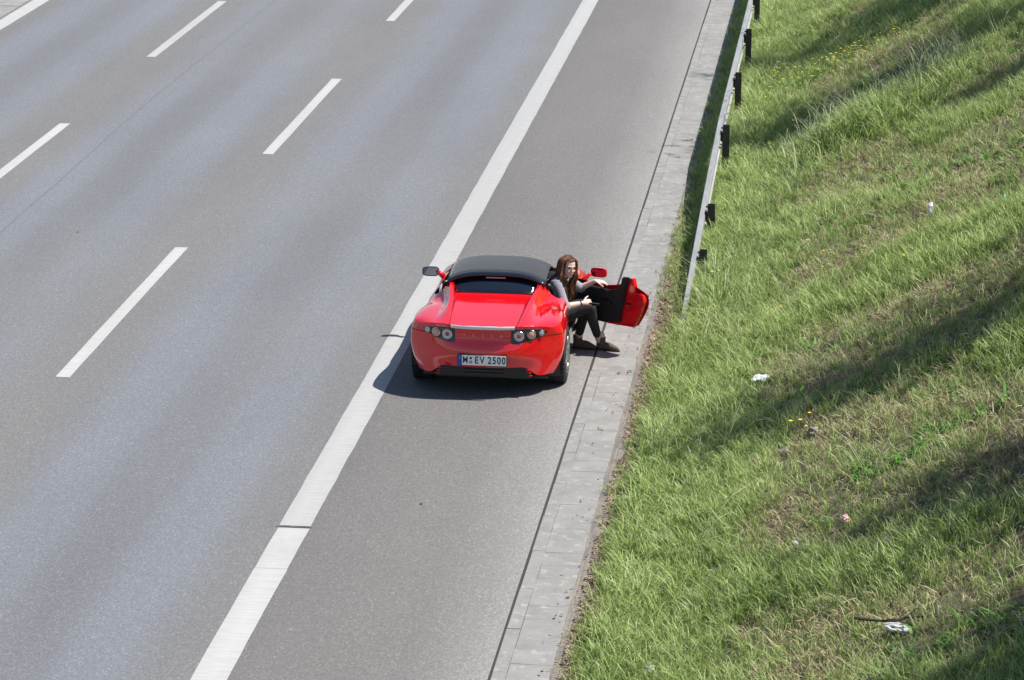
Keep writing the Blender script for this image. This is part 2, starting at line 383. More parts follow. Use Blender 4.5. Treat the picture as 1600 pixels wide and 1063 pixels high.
scatter('broadleaf_weeds', 'bright green broad-leaved weeds in patches among the bank grass', lambda x, y: vis(x, y)*60*sstep(.57, .68, .55*nz(x, y, .7, 61)+.45*nz(x, y, 2.2, 62))*sstep(1.1, 1.8, x), lambda x, y: .9, g4, .35, 4)
scatter('seeding_grass', 'tall pale seeding grass in the shaded upper part of the bank', d_tall, lambda x, y: .85, g3, .25, 3)

# dead leaves along the gutter
M_dead = NB('dead_leaf'); oi = M_dead.noise(9, 2, vec=M_dead.pos()); M_dead.col(M_dead.ramp(oi, [(.3, (.14, .09, .055)), (.5, (.26, .18, .12)), (.7, (.42, .33, .24))])); M_dead.set(rough=.85); M_dead = M_dead.m
V, F = [], []
for _ in range(6500):
    y = random.uniform(-12, 13); x = .53+abs(random.gauss(0, .10))+.06*nz(0, y, .9, 5)
    if random.random() < .06: x -= random.uniform(.02, .3)
    if nz(x, y, 1.3, 77) < .33 or (y > 6 and random.random() < .6): continue
    s = random.uniform(.008, .024); q = Matrix.Rotation(random.uniform(0, 6.28), 3, 'Z') @ Matrix.Rotation(random.gauss(0, .45), 3, 'X') @ Matrix.Rotation(random.gauss(0, .4), 3, 'Y')
    c = Vector((x, y, max(.004, bank_z(x, y) if x > .52 else .004)+.008+random.random()*.012)); o = len(V)
    for px, py, pz in ((-1, 0, .15), (-.3, .5, 0), (.5, .42, -.05), (1.1, 0, .2), (.45, -.45, -.05), (-.35, -.5, 0)): V.append(c+q @ Vector((px*s, py*s, pz*s)))
    F += [(o, o+1, o+2, o+3), (o, o+3, o+4, o+5)]
tag(mesh_obj('leaf_litter', V, F, M_dead), 'brown dead leaves drifted along the edge of the gutter slabs', 'leaf litter', kind='stuff')

# ------------------------------------------------------------------ guard rail
def steel_mat():
    s = NB('galvanised_steel'); p = s.pos(); a = s.noise(3, 4, .6, vec=s.scl(p, (4, .6, 4))); b = s.noise(40, 3)
    s.col(s.mix(1, s.ramp(a, [(.3, (.36, .36, .355)), (.7, (.50, .50, .49))]), s.ramp(b, [(.3, .85), (.7, 1.1)]), 'MULTIPLY')); s.set(rough=.55, metal=.35); return s.m
M_steel = steel_mat(); M_post = simple('shade_dark_post', (.035, .034, .034), .6, .3); M_bolt = simple('bolt_steel', (.09, .085, .08), .5, .3, metal=.6)  # posts: shade of their camera side put into a near-black colour
rail = tag(empty('guard_rail', (.9, 12, 0)), 'grey steel guard rail dipping into the grass at its near end', 'guard rail')
def rail_h(y): return float(np.interp(y, [0, 1.2, 2.0, 3.0, 4.5, 6.7, 8, 9.5, 11], [-.25, -.1, .04, .15, .29, .46, .55, .63, .71]))
prof = [(0.0, 0), (.045, -.012), (.055, -.05), (.018, -.085), (.005, -.12), (.005, -.19), (.018, -.225), (.055, -.26), (.045, -.298), (0, -.31)]
def rail_piece(ya, yb):
    ys = np.arange(ya, yb+.01, .2); V, F = [], []; n = len(prof)
    for y in ys:
        h = rail_h(y)
        for a, z in prof: V.append((.93-a*1.15-.9, y-12, z+h))
        for a, z in prof[::-1]: V.append((.934-a*1.15-.9+.003, y-12, z+h+(.002 if z > -.15 else -.002)))
    m = 2*n
    for i in range(len(ys)-1):
        for j in range(m): F.append((i*m+j, i*m+(j+1) % m, (i+1)*m+(j+1) % m, (i+1)*m+j))
    return mesh_obj('rail_beam', V, F, M_steel, rail)
for ya, yb in ((.6, 2.6), (2.6, 6.6), (6.6, 10.6), (10.6, 14.6), (14.6, 18.6), (18.6, 22.6), (22.6, 26.6), (26.6, 34.6), (34.6, 50.6)): rail_piece(ya, yb)
for y in (2.8, 4.7, 6.6, 10.6, 14.6, 18.6, 22.5, 26.5, 30.5, 34.5):
    h = rail_h(y)+.01; zb = bank_z(1.0, y)-.3; bm = bmesh.new()
    hh = h-zb
    for (cx, cy, sx, sy) in ((-.035, 0, .006, .10), (.008, .05, .092, .006), (.008, -.05, .092, .006), (.055, .036, .006, .028), (.055, -.036, .006, .028)):
        box_bm(bm, (.998+cx-.9, y-12+cy, zb+hh/2), (sx, sy, hh))
    bm_obj('post', bm, M_post, rail)
    bm = bmesh.new(); box_bm(bm, (.945-.9, y-12, h-.16), (.03, .05, .12), bevel=.004); bm_obj('spacer', bm, M_post, rail)
    for dz in (-.06, -.15, -.25):
        for dy in (-.13, .13) if dz != -.15 else (0,):
            bm = bmesh.new(); bmesh.ops.create_cone(bm, segments=6, radius1=.016, radius2=.012, depth=.03, cap_ends=True, matrix=Matrix.Translation((.945-.9, y-12+dy, h+dz)) @ Matrix.Rotation(R(90), 4, 'Y')); bm_obj('bolt', bm, M_bolt, rail)

# ------------------------------------------------------------------ the car
def paint():
    s = NB('red_car_paint'); s.b.inputs['Base Color'].default_value = (.70, .006, .012, 1)
    f = s.noise(900, 1, vec=s.n('ShaderNodeTexCoord').outputs['Object'])
    s.col(s.mix(f, (.66, .005, .012), (.74, .008, .016))); s.set(rough=.12, spec=.4, coat=1.0, coatr=.015); s.b.inputs['Coat IOR'].default_value = 1.55; return s.m
M_red = paint()
M_blk = simple('black_plastic', (.012, .012, .013), .45, .2); M_gloss = simple('gloss_black', (.010, .012, .017), .16, .1, coat=.5)
M_fab = NB('soft_top_fabric'); _f = M_fab.noise(260, 2, vec=M_fab.n('ShaderNodeTexCoord').outputs['Object']); _g = M_fab.noise(5, 3, vec=M_fab.n('ShaderNodeTexCoord').outputs['Object'])
M_fab.col(M_fab.mix(_g, (.022, .023, .026), (.034, .036, .040))); M_fab.set(rough=.85, sheen=.25); M_fab.bump(_f, .3, .002); M_fab = M_fab.m
M_glass = NB('tinted_glass').set(rough=.03, spec=.6, coat=.6, coatr=.02); M_glass.col((.010, .016, .03)); M_glass.set(trans=.35); M_glass = M_glass.m
M_scr = NB('windscreen_glass').set(rough=.02, trans=.95, ior=1.2); M_scr.col((.85, .92, .9)); M_scr = M_scr.m
M_chr = simple('bright_metal', (.62, .62, .63), .22, .05, metal=.95); M_sil = simple('alloy_silver', (.42, .42, .43), .35, .08, metal=.85)
M_rub = simple('tyre_rubber', (.016, .016, .017), .8, .3); M_dark = simple('dark_interior', (.014, .014, .016), .7, .3)
M_clear = simple('clear_lens', (.55, .57, .58), .12, .05, coat=.8); M_rlens = simple('red_lens', (.42, .012, .02), .15, .1, coat=.8); M_oran = simple('orange_pink_lens', (.72, .34, .24), .15, .08, coat=.8)
M_lamp = simple('brake_strip', (.72, .70, .72), .2, .04, coat=.6); M_let = simple('pale_red_letter', (.75, .34, .36), .3, .05, metal=.3)
M_white = simple('plate_white', (.88, .88, .87), .4, .03); M_blue = simple('plate_blue', (.012, .06, .42), .4, .05); M_ink = simple('plate_ink', (.012, .012, .014), .5, .05); M_seal = simple('plate_seal', (.34, .36, .34), .5, .2); M_gold = simple('star_yellow', (.75, .6, .05), .5)
M_mir = NB('mirror_glass').set(rough=.03, metal=1.0); M_mir.col((.18, .2, .24)); M_mir = M_mir.m
CARX, CARY = -1.055, -.2
car = tag(empty('sports_car', (CARX, CARY, 0)), 'red open-door sports car with black soft top parked on the hard shoulder', 'car')

# sections: 6 side levels L0..L5 then T1..T6 (crest, inner, ridge, lid edge, mid, centre): (x, z)
ST = [
 (-.76, [(.64,.235),(.745,.40),(.775,.52),(.768,.62),(.752,.695),(.725,.748),(.635,.780),(.53,.795),(.42,.805),(.36,.807),(.2,.811),(0,.813)]),
 (-.60, [(.72,.225),(.80,.39),(.82,.52),(.815,.62),(.80,.695),(.77,.757),(.67,.793),(.55,.802),(.425,.828),(.365,.820),(.2,.825),(0,.828)]),
 (-.36, [(.765,.22),(.83,.38),(.846,.52),(.842,.62),(.828,.70),(.80,.768),(.69,.808),(.548,.806),(.435,.862),(.375,.843),(.2,.848),(0,.850)]),
 (.0, [(.776,.20),(.84,.37),(.854,.52),(.850,.62),(.834,.70),(.80,.772),(.69,.815),(.530,.806),(.455,.905),(.395,.869),(.2,.875),(0,.877)]),
 (.15, [(.776,.20),(.835,.37),(.848,.52),(.842,.61),(.824,.69),(.785,.757),(.68,.800),(.530,.800),(.475,.936),(.415,.879),(.22,.886),(0,.889)]),
 (.30, [(.766,.20),(.82,.36),(.832,.52),(.826,.60),(.806,.675),(.77,.738),(.685,.780),(.555,.805),(.495,.968),(.435,.888),(.23,.897),(0,.901)]),
 (.50, [(.75,.20),(.795,.35),(.807,.50),(.80,.59),(.785,.665),(.76,.735),(.70,.79),(.60,.86),(.530,.995),(.47,1.0),(.25,1.02),(0,1.03)]),
 (.60, [(.745,.19),(.785,.34),(.795,.49),(.793,.59),(.785,.665),(.77,.735),(.72,.79),None,None,None,None,None]),
 (.86, [(.74,.19),(.775,.33),(.787,.49),(.785,.59),(.778,.665),(.765,.74),(.725,.85),None,None,None,None,None]),
 (1.1, [(.745,.18),(.78,.32),(.793,.48),(.792,.58),(.785,.655),(.768,.715),(.715,.745),None,None,None,None,None]),
 (1.5, [(.75,.18),(.785,.32),(.80,.48),(.798,.58),(.79,.655),(.77,.72),(.70,.765),None,None,None,None,None]),
 (1.72, [(.76,.18),(.80,.33),(.815,.48),(.812,.58),(.802,.655),(.775,.725),(.69,.78),None,None,None,None,None]),
 (1.9, [(.78,.18),(.825,.34),(.84,.49),(.835,.58),(.82,.65),(.785,.72),(.69,.775),(.62,.785),(.54,.80),(.44,.815),(.22,.835),(0,.845)]),
 (2.25, [(.81,.2),(.85,.36),(.86,.49),(.855,.57),(.835,.64),(.79,.705),(.68,.745),(.58,.72),(.5,.70),(.4,.705),(.2,.73),(0,.74)]),
 (2.6, [(.79,.2),(.83,.34),(.84,.45),(.83,.53),(.805,.59),(.755,.645),(.65,.675),(.55,.655),(.47,.635),(.38,.635),(.2,.655),(0,.66)]),
 (2.95, [(.66,.2),(.70,.30),(.705,.38),(.695,.43),(.67,.475),(.62,.515),(.54,.54),(.46,.53),(.38,.52),(.3,.515),(.15,.525),(0,.53)]),
 (3.12, [(.42,.2),(.45,.27),(.455,.32),(.45,.36),(.43,.39),(.4,.415),(.35,.435),(.3,.435),(.25,.43),(.2,.425),(.1,.43),(0,.43)]),
]
for _y, _r in ST:                      # flat top of the flying buttress: one more ridge point
    _a, _b = _r[8], _r[9]; _r.insert(9, None if _a is None else (_b[0]+.30*(_a[0]-_b[0]), _a[1]-.10*(_a[1]-_b[1])))
def rear_y(k, x, j):
    y = ST[k][0]
    if k == 0: y = -.775+.36*(abs(x)/.8)**2.6
    elif k == 1: y = -.60+.20*(abs(x)/.82)**3
    elif k == 7: y = (.72, .75, .66, .61, .60, .61, .68)[j]
    elif k == len(ST)-1: y = 3.17-.22*(x/.45)**2
    elif k == len(ST)-2: y = 2.98-.12*(x/.7)**2
    return y
def cage(sides=(1, -1), keep=None):
    """keep(k, j) -> bool for the quad between stations k,k+1 and levels j,j+1"""
    V, F, idx, cre = [], [], {}, {}
    def vid(k, j, s):
        x, z = ST[k][1][j]
        key = (k, j, s if x > 1e-6 else 0)
        if key not in idx: idx[key] = len(V); V.append((s*x, rear_y(k, x, j), z))
        return idx[key]
    for s in sides:
        for k in range(len(ST)-1):
            for j in range(12):
                q = [(k, j), (k, j+1), (k+1, j+1), (k+1, j)]
                if any(ST[a][1][b] is None for a, b in q) or (keep and not keep(k, j, s)): continue
                f = [vid(a, b, s) for a, b in q]; F.append(f if s < 0 else f[::-1])
    return V, F, idx, vid
DOOR = (7, 11)                    # stations bounding the doors
def keep_body(k, j, s):
    if k == 5 and j >= 10: return False              # rear window opening
    if k == 6 and j >= 6: return False
    if DOOR[0] <= k < DOOR[1] and 1 <= j: return False
    return True
V, F, idx, vid = cage((1, -1), keep_body)
crease = []
# rear fascia
FZ = [[.285, .415, .53, .60, .66, .72]]
rows_y = [-.755, -.800, -.800, -.765, -.735, -.735]      # centre line bulge by level
rows_z = [.30, .42, .53, .615, .695, .76]
fid = {}
for s in (1, -1):
    for r in range(6):
        for c in range(8):
            if r == 5:
                fid[(r, c, s)] = vid(0, 5+c, s)
            elif c == 0: fid[(r, c, s)] = vid(0, r, s)
            else:
                x0, z0 = ST[0][1][r]; xt = ST[0][1][5+c][0]; fr = xt/ST[0][1][5][0]; x = x0*fr
                y = rows_y[r]+(rear_y(0, x0, r)-rows_y[r])*fr**2.4
                z = rows_z[r]+(z0-rows_z[r])*fr**2
                if r == 0: z = .345 if x < .47 else .238
                key = (r, c, s if x > 1e-6 else 0)
                if key not in fid: fid[key] = len(V); V.append((s*x, y, z))
                fid[(r, c, s)] = fid[key]
    for r in range(5):
        for c in range(7):
            f = [fid[(r, c, s)], fid[(r, c+1, s)], fid[(r+1, c+1, s)], fid[(r+1, c, s)]]; F.append(f if s > 0 else f[::-1])
# nose cap
n_ = len(ST)-1; fid2 = {}
for s in (1, -1):
    for r in range(6):
        for c in range(8):
            if r == 5: fid2[(r, c, s)] = vid(n_, 5+c, s)
            elif c == 0: fid2[(r, c, s)] = vid(n_, r, s)
            else:
                x0, z0 = ST[n_][1][r]; x = x0*ST[n_][1][5+c][0]/ST[n_][1][5][0]; key = (r, c, s if x > 1e-6 else 0)
                if key not in fid2: fid2[key] = len(V); V.append((s*x, 3.17-.22*(x/.45)**2, z0))
                fid2[(r, c, s)] = fid2[key]
    for r in range(5):
        for c in range(7):
            f = [fid2[(r, c, s)], fid2[(r, c+1, s)], fid2[(r+1, c+1, s)], fid2[(r+1, c, s)]]; F.append(f if s < 0 else f[::-1])
body = mesh_obj('body', V, F, M_red, car, True)
def creases(o, idx, table):
    me = o.data; at = me.attributes.new('crease_edge', 'FLOAT', 'EDGE'); inv = {v: k for k, v in idx.items()}; vals = [0]*len(me.edges)
    for e in me.edges:
        a, b = inv.get(e.vertices[0]), inv.get(e.vertices[1])
        if a and b: vals[e.index] = table(a, b)
    at.data.foreach_set('value', vals)
def ctab(a, b):
    if a[1] == b[1]:
        if a[1] == 8 and max(a[0], b[0]) <= 6: return .6
        if a[1] == 9 and max(a[0], b[0]) <= 6: return .5
        if a[1] == 10 and max(a[0], b[0]) <= 6: return .8
        if a[1] == 7 and max(a[0], b[0]) <= 6: return .45
        if a[1] == 5 and max(a[0], b[0]) <= 3: return .6
    if a[0] == b[0] == 0 and min(a[1], b[1]) >= 5: return .75
    if a[0] == b[0] and a[0] in (7, 11) and max(a[1], b[1]) <= 6: return .6
    return 0
creases(body, idx, ctab)
md = body.modifiers.new('s', 'SUBSURF'); md.levels = 3; md.render_levels = 3
bake(body)
# wheel arches: open the shell around each axle and pull the rim of the hole onto a circle
AX = ((0, 0.335, 0.325), (2.352, .325, .31))       # (y, arch radius, wheel centre height)
bm = bmesh.new(); bm.from_mesh(body.data)
for ay, ar, cz in AX:
    kill = [f for f in bm.faces if abs(f.calc_center_median().x) > .55 and f.calc_center_median().z < .70 and (f.calc_center_median().yz-Vector((ay, cz-.01))).length < ar+.012]
    bmesh.ops.delete(bm, geom=kill, context='FACES')
    for v in bm.verts:
        if v.is_boundary and abs(v.co.x) > .55:
            d = v.co.yz-Vector((ay, cz-.01))
            if ar-.05 < d.length < ar+.09 and v.co.z > .22: d = d.normalized()*(ar+.02); v.co.y = ay+d.x; v.co.z = cz-.01+d.y
bmesh.ops.recalc_face_normals(bm, faces=bm.faces)
bm.to_mesh(body.data); bm.free()
body.data.polygons.foreach_set('use_smooth', [True]*len(body.data.polygons))
bm = bmesh.new(); bm.from_mesh(body.data); BVH = BVHTree.FromBMesh(bm)
def hit_rear(x, z, off=.003):
    h = BVH.ray_cast(Vector((x, -3, z)), Vector((0, 1, 0)))
    if h[0] and h[1].y > 0: h = (h[0], -h[1])
    return (h[0]+h[1]*off, h[1]) if h[0] else (Vector((x, -.75, z)), Vector((0, -1, 0)))
def hit_top(x, y, off=.003):
    h = BVH.ray_cast(Vector((x, y, 3)), Vector((0, 0, -1)))
    if h[0] and h[1].z < 0: h = (h[0], -h[1])
    return (h[0]+h[1]*off, h[1]) if h[0] else (Vector((x, y, .8)), Vector((0, 0, 1)))
def hit_side(s, y, z, off=.003):
    h = BVH.ray_cast(Vector((s*3, y, z)), Vector((-s, 0, 0)))
    if h[0] and h[1].x*s < 0: h = (h[0], -h[1])
    return (h[0]+h[1]*off, h[1]) if h[0] else (Vector((s*.8, y, z)), Vector((s, 0, 0)))
def ribbon(name, pts, width, mat, n=28):
    """strip draped on the body; pts = list of (position, normal)"""
    V, F = [], []
    for i, (p, nn) in enumerate(pts):
        t = (pts[min(i+1, len(pts)-1)][0]-pts[max(i-1, 0)][0]).normalized(); sd = t.cross(nn).normalized()*width/2
        V += [p-sd, p+sd]
    F = [(2*i, 2*i+1, 2*i+3, 2*i+2) for i in range(len(pts)-1)]
    return mesh_obj(name, V, F, mat, body)
def along(a, b, n=24): return [(a[0]+(b[0]-a[0])*i/n, a[1]+(b[1]-a[1])*i/n) for i in range(n+1)]
M_gap = simple('panel_gap', (.05, .004, .006), .8, .1)
for s in (1, -1):
    ribbon('panel_gap', [hit_top(s*x, y) for x, y in along((.405, .02), (.362, -.74))], .008, M_gap)
    ribbon('panel_gap', [hit_side(s, y, z) for y, z in along((-.36, .655), (-.60, .672), 10)], .007, M_gap)
ribbon('panel_gap', [hit_rear(x, .768) for x, _ in along((-.36, 0), (.36, 0))], .010, M_gap)
# lamp panels
def drape_patch(name, outline, mat, parent, off, cast=hit_rear, n=10, smooth=True):
    cx = sum(p[0] for p in outline)/len(outline); cz = sum(p[1] for p in outline)/len(outline); dense = []
    for i, p in enumerate(outline):
        q = outline[(i+1) % len(outline)]
        dense += [(p[0]+(q[0]-p[0])*t/6, p[1]+(q[1]-p[1])*t/6) for t in range(6)]
    V, F, m = [], [], len(dense)
    for r in range(n+1):
        for x, z in dense:
            t = 1-r/n*.999; V.append(cast(cx+(x-cx)*t, cz+(z-cz)*t, off if r else .0)[0])
    for r in range(n):
        for i in range(m): F.append((r*m+i, r*m+(i+1) % m, (r+1)*m+(i+1) % m, (r+1)*m+i))
    return mesh_obj(name, V, F, mat, parent, smooth)
def disc(name, c, nrm, rad, mat, parent, thick=.012, seg=20, dome=.25):
    q = nrm.to_track_quat('Z', 'Y').to_matrix(); V, F = [], []
    prof = [(1.0, -thick), (1.0, 0), (.92, .004), (.6, .004+rad*dome*.6), (.3, .004+rad*dome*.9)]
    for r, h in prof:
        for i in range(seg):
            a = 2*math.pi*i/seg; V.append(c+q @ Vector((math.cos(a)*r*rad, math.sin(a)*r*rad, h)))
    V.append(c+q @ Vector((0, 0, .004+rad*dome)))
    for k in range(len(prof)-1):
        for i in range(seg): F.append((k*seg+i, k*seg+(i+1) % seg, (k+1)*seg+(i+1) % seg, (k+1)*seg+i))
    k = len(prof)-1
    for i in range(seg): F.append((k*seg+i, k*seg+(i+1) % seg, len(V)-1))
    return mesh_obj(name, V, F, mat, parent, True)
def ring(name, c, nrm, r0, r1, mat, parent, h=.006, seg=22):
    q = nrm.to_track_quat('Z', 'Y').to_matrix(); V, F = [], []
    for r, z in ((r0, -.01), (r0, h*.6), ((r0+r1)/2, h), (r1, h*.6), (r1, -.01)):
        for i in range(seg):
            a = 2*math.pi*i/seg; V.append(c+q @ Vector((math.cos(a)*r, math.sin(a)*r, z)))
    for k in range(4):
        for i in range(seg): F.append((k*seg+i, (k+1)*seg+i, (k+1)*seg+(i+1) % seg, k*seg+(i+1) % seg))
    return mesh_obj(name, V, F, mat, parent, True)
LAMP = [(.305, .770), (.45, .766), (.59, .744), (.685, .708), (.66, .682), (.54, .636), (.39, .610), (.325, .606), (.298, .618)]
for s in (1, -1):
    lp = drape_patch('tail_lamp', [(s*x, z) for x, z in LAMP], M_gloss, car, .004)
    lp['label'] = 'black tail lamp panel with three round lenses'
    for x, z, r, kind in ((.385, .692, .054, 0), (.512, .699, .047, 1), (.614, .706, .030, 2)):
        c, nn = hit_rear(s*x, z, .006); nn = Vector((nn.x*.5, -1, .05)).normalized()
        ring('lamp_ring', c+nn*.006, nn, r*.84, r*1.05, M_chr, lp)
        if kind == 0:
            disc('outer_lens', c+nn*.004, nn, r*.86, M_clear, lp, dome=.05); disc('red_lens', c+nn*.007, nn, r*.46, M_rlens, lp)
        else: disc('orange_lens' if kind == 1 else 'clear_lens', c+nn*.004, nn, r*.86, M_oran if kind == 1 else M_clear, lp)
# high strip lamp under the lid edge
V, F = [], []
xs_ = np.linspace(-.345, .345, 19)
for x in xs_:
    zt, zb = .806-.004*abs(x)/.345, .772
    p1 = hit_rear(x, .772, .012)[0]; p2 = hit_rear(x, .798, .010)[0]
    V += [(x, p1.y-.002, zb-.003), (x, p1.y-.006, zb), (x, min(p2.y, p1.y)-.006, zt-.004), (x, min(p2.y, p1.y)+.004, zt+.006)]
F = [(4*i+k, 4*i+k+4, 4*i+k+5, 4*i+k+1) for i in range(18) for k in range(3)]
mesh_obj('strip_lamp', V, F, M_lamp, car, True)
# letters on the tail
def text_mesh(ch, size, extrude=.002, spacing=1.0, bold=0):
    cu = bpy.data.curves.new('txt', 'FONT'); cu.body = ch; cu.size = size; cu.extrude = extrude; cu.align_x = 'CENTER'; cu.align_y = 'CENTER'; cu.space_character = spacing; cu.resolution_u = 4; cu.offset = bold
    o = bpy.data.objects.new('txt', cu); COL.objects.link(o); dg = bpy.context.evaluated_depsgraph_get(); dg.update()
    me = bpy.data.meshes.new_from_object(o.evaluated_get(dg)); bpy.data.objects.remove(o); return me
for i, ch in enumerate('TESLA'):
    x = (i-2)*.1; c, nn = hit_rear(x, .697, .004)
    me = text_mesh(ch, .042, bold=.0008); me.materials.clear(); me.materials.append(M_let)
    o = link(bpy.data.objects.new('letter', me), body); o.matrix_local = Matrix.Translation(c) @ Matrix.Rotation(R(90)+math.asin(max(-.5, min(.5, nn.z)))*-1, 4, 'X') @ Matrix.Diagonal((1.15, 1, 1, 1))
# number plate
PY = hit_rear(0, .43)[0].y-.012
pl = empty('number_plate', (0, PY, .437), car); pl.rotation_euler.x = R(-4)
pl['label'] = 'white number plate with blue strip reading M EV 2500'
bm = bmesh.new(); box_bm(bm, (0, 0, 0), (.52, .006, .11), bevel=.002); bm_obj('plate_base', bm, M_white, pl)
bm = bmesh.new(); box_bm(bm, (-.238, -.0025, 0), (.042, .006, .108), bevel=.001); bm_obj('blue_strip', bm, M_blue, pl)
bm = bmesh.new(); box_bm(bm, (0, .008, 0), (.54, .010, .128), bevel=.002); bm_obj('plate_holder', bm, M_blk, pl)
def plate_char(ch, x, size, mat, name='plate_letter', z=0, sx=.8):
    me = text_mesh(ch, size, .0008, bold=(.0004 if ch == 'M' else .0016) if size > .1 else 0); me.materials.clear(); me.materials.append(mat)
    o = link(bpy.data.objects.new(name, me), pl); o.location = (x, -.0045, z); o.rotation_euler = (R(90), 0, 0); o.scale = (sx, 1, 1)
    return o
for ch, x in (('M', -.180), ('E', -.058), ('V', .002), ('2', .082), ('5', .133), ('0', .184), ('0', .235)): plate_char(ch, x, .108, M_ink, sx=.78 if ch != 'M' else .72)
plate_char('D', -.238, .04, M_white, z=-.03)
for z, r, m in ((.024, .013, M_ink), (-.020, .018, M_seal)): disc('plate_seal', Vector((-.121, -.0035, z)), Vector((0, -1, 0)), r, m, pl, thick=.001, dome=0.02)
for k in range(12):
    a = k*math.pi/6; disc('flag_star', Vector((-.238+.012*math.cos(a), -.0055, .022+.012*math.sin(a))), Vector((0, -1, 0)), .0025, M_gold, pl, thick=.0005, seg=5, dome=0)
# lower diffuser
df = empty('diffuser', (0, 0, 0), car)
bm = bmesh.new(); box_bm(bm, (0, -.57, .285), (1.02, .16, .17), bevel=.02); bm_obj('panel', bm, M_blk, df)
bm = bmesh.new(); box_bm(bm, (0, -.52, .225), (.90, .10, .018), Matrix.Rotation(R(-8), 4, 'X'), bevel=.006); bm_obj('lower_lip', bm, M_blk, df)
for z in (.25, .29):
    bm = bmesh.new(); box_bm(bm, (0, -.655, z), (.42, .03, .012), bevel=.003); bm_obj('vane', bm, M_gloss, df)
for s in (1, -1):
    for z in (.245, .275, .305):
        bm = bmesh.new(); box_bm(bm, (s*(.485+(.305-z)*.3), -.655, z), (.045, .03, .009), bevel=.003); bm_obj('red_fin', bm, M_red, df)
# underbody and arch liners
bm = bmesh.new(); box_bm(bm, (0, 1.25, .19), (1.36, 3.5, .05), bevel=.02); bm_obj('underbody', bm, M_blk, car)
for ay, ar, cz in AX:
    for s in (1, -1):
        V, F = [], []
        for x in (.56, .80):
            for i in range(17):
                a = math.pi*(i/16*1.3-.15); V.append((s*x, ay+math.cos(a)*(ar+.022), cz-.01+math.sin(a)*(ar+.022)))
        F = [(i, i+1, i+18, i+17) for i in range(16)]+[tuple(range(17))]
        mesh_obj('wheel_arch', V, F, M_blk, car)
# wheels
def wheel(y, s, rad, wid, xo):
    wl = empty('wheel', (s*xo, y, rad), car); prof = [(.66, -.5), (.78, -.5), (.93, -.47), (.985, -.40), (1, -.25), (1, .25), (.985, .40), (.93, .47), (.78, .5), (.66, .5), (.64, .3), (.64, -.3)]; sg = 40; V, F = [], []
    for i in range(sg):
        a = 2*math.pi*i/sg
        for r, wv in prof: V.append((wv*wid, math.cos(a)*r*rad, math.sin(a)*r*rad))
    m = len(prof)
    for i in range(sg):
        for j in range(m): F.append((i*m+j, i*m+(j+1) % m, ((i+1) % sg)*m+(j+1) % m, ((i+1) % sg)*m+j))
    mesh_obj('tyre', V, F, M_rub, wl, True)
    tr = []
    for i in range(0, 40):
        a = 2*math.pi*(i+.5)/40; bmt = None
        c = Vector((0, math.cos(a)*rad*1.0, math.sin(a)*rad*1.0)); t = Vector((0, -math.sin(a), math.cos(a))); nn = Vector((0, math.cos(a), math.sin(a)))
        for x0, x1 in ((-.44, -.16), (-.12, .12), (.16, .44)):
            v = [c+Vector((x0*wid, 0, 0))-t*.016, c+Vector((x1*wid, 0, 0))-t*.010, c+Vector((x1*wid, 0, 0))+t*.016, c+Vector((x0*wid, 0, 0))+t*.012]
            vv = [p-nn*.01 for p in v]+[p+nn*.004 for p in v]; tr.append((vv, [(4, 5, 6, 7), (0, 1, 5, 4), (1, 2, 6, 5), (2, 3, 7, 6), (3, 0, 4, 7)]))
    V, F = merge(tr); mesh_obj('tread', V, F, M_rub, wl)
    rim = mesh_obj('rim', *(lambda P: ([(s*wv*wid, math.cos(2*math.pi*i/sg)*r*rad, math.sin(2*math.pi*i/sg)*r*rad) for i in range(sg) for r, wv in P], [(i*len(P)+j, i*len(P)+j+1, ((i+1) % sg)*len(P)+j+1, ((i+1) % sg)*len(P)+j) for i in range(sg) for j in range(len(P)-1)]))([(.68, .47), (.66, .50), (.63, .46), (.60, .30), (.60, -.3), (.66, -.45)]), M_sil, wl, True)
    for i in range(7):
        for d in (-.10, .10):
            a = 2*math.pi*i/7+.3; a2 = a+d
            V, F = tube([(s*wid*.40, math.cos(a)*rad*.12, math.sin(a)*rad*.12), (s*wid*.43, math.cos(a2)*rad*.38, math.sin(a2)*rad*.38), (s*wid*.44, math.cos(a2)*rad*.62, math.sin(a2)*rad*.62)], [.018, .012, .014], 6)
            mesh_obj('spoke', V, F, M_sil, wl, True)
    disc('hub_cap', Vector((s*wid*.44, 0, 0)), Vector((s, 0, 0)), rad*.16, M_sil, wl)
    disc('brake_disc', Vector((s*wid*.1, 0, 0)), Vector((s, 0, 0)), rad*.5, M_bolt, wl, dome=0)
for y, rad, wid, xo in ((0, .317, .225, .735), (2.352, .300, .185, .735)):
    for s in (1, -1): wheel(y, s, rad, wid, xo)
# rear window, roll hoop, soft top
def arch(x, zc, drop, hw, p=2.6): return zc-drop*(abs(x)/hw)**p
NX = 25
def loft(name, rows, mat, parent, thick=0, smooth=True):
    V = [p for r in rows for p in r]; n = len(rows[0]); F = [(j*n+i, j*n+i+1, (j+1)*n+i+1, (j+1)*n+i) for j in range(len(rows)-1) for i in range(n-1)]
    o = mesh_obj(name, V, F, mat, parent, smooth)
    if thick: m = o.modifiers.new('t', 'SOLIDIFY'); m.thickness = thick; m.offset = -1; bake(o); 
    if thick and smooth: o.data.polygons.foreach_set('use_smooth', [True]*len(o.data.polygons))
    return o
rows = []
for t in np.linspace(0, 1, 7):
    hw = .425+.055*t
    rows.append([(u*hw, .305+.195*t+.02*(1-u*u)*(1-t)*-1, .893+.150*t+.014*(1-u*u)-.03*t*abs(u)**4) for u in np.linspace(-1, 1, NX)])
rw = loft('rear_window', rows, M_glass, car, .006)
V, F = tube([(x, .318, .897+.010*(1-(x/.43)**2)) for x in np.linspace(-.43, .43, 15)], .012, 6); mesh_obj('window_seal', V, F, M_blk, car, True)
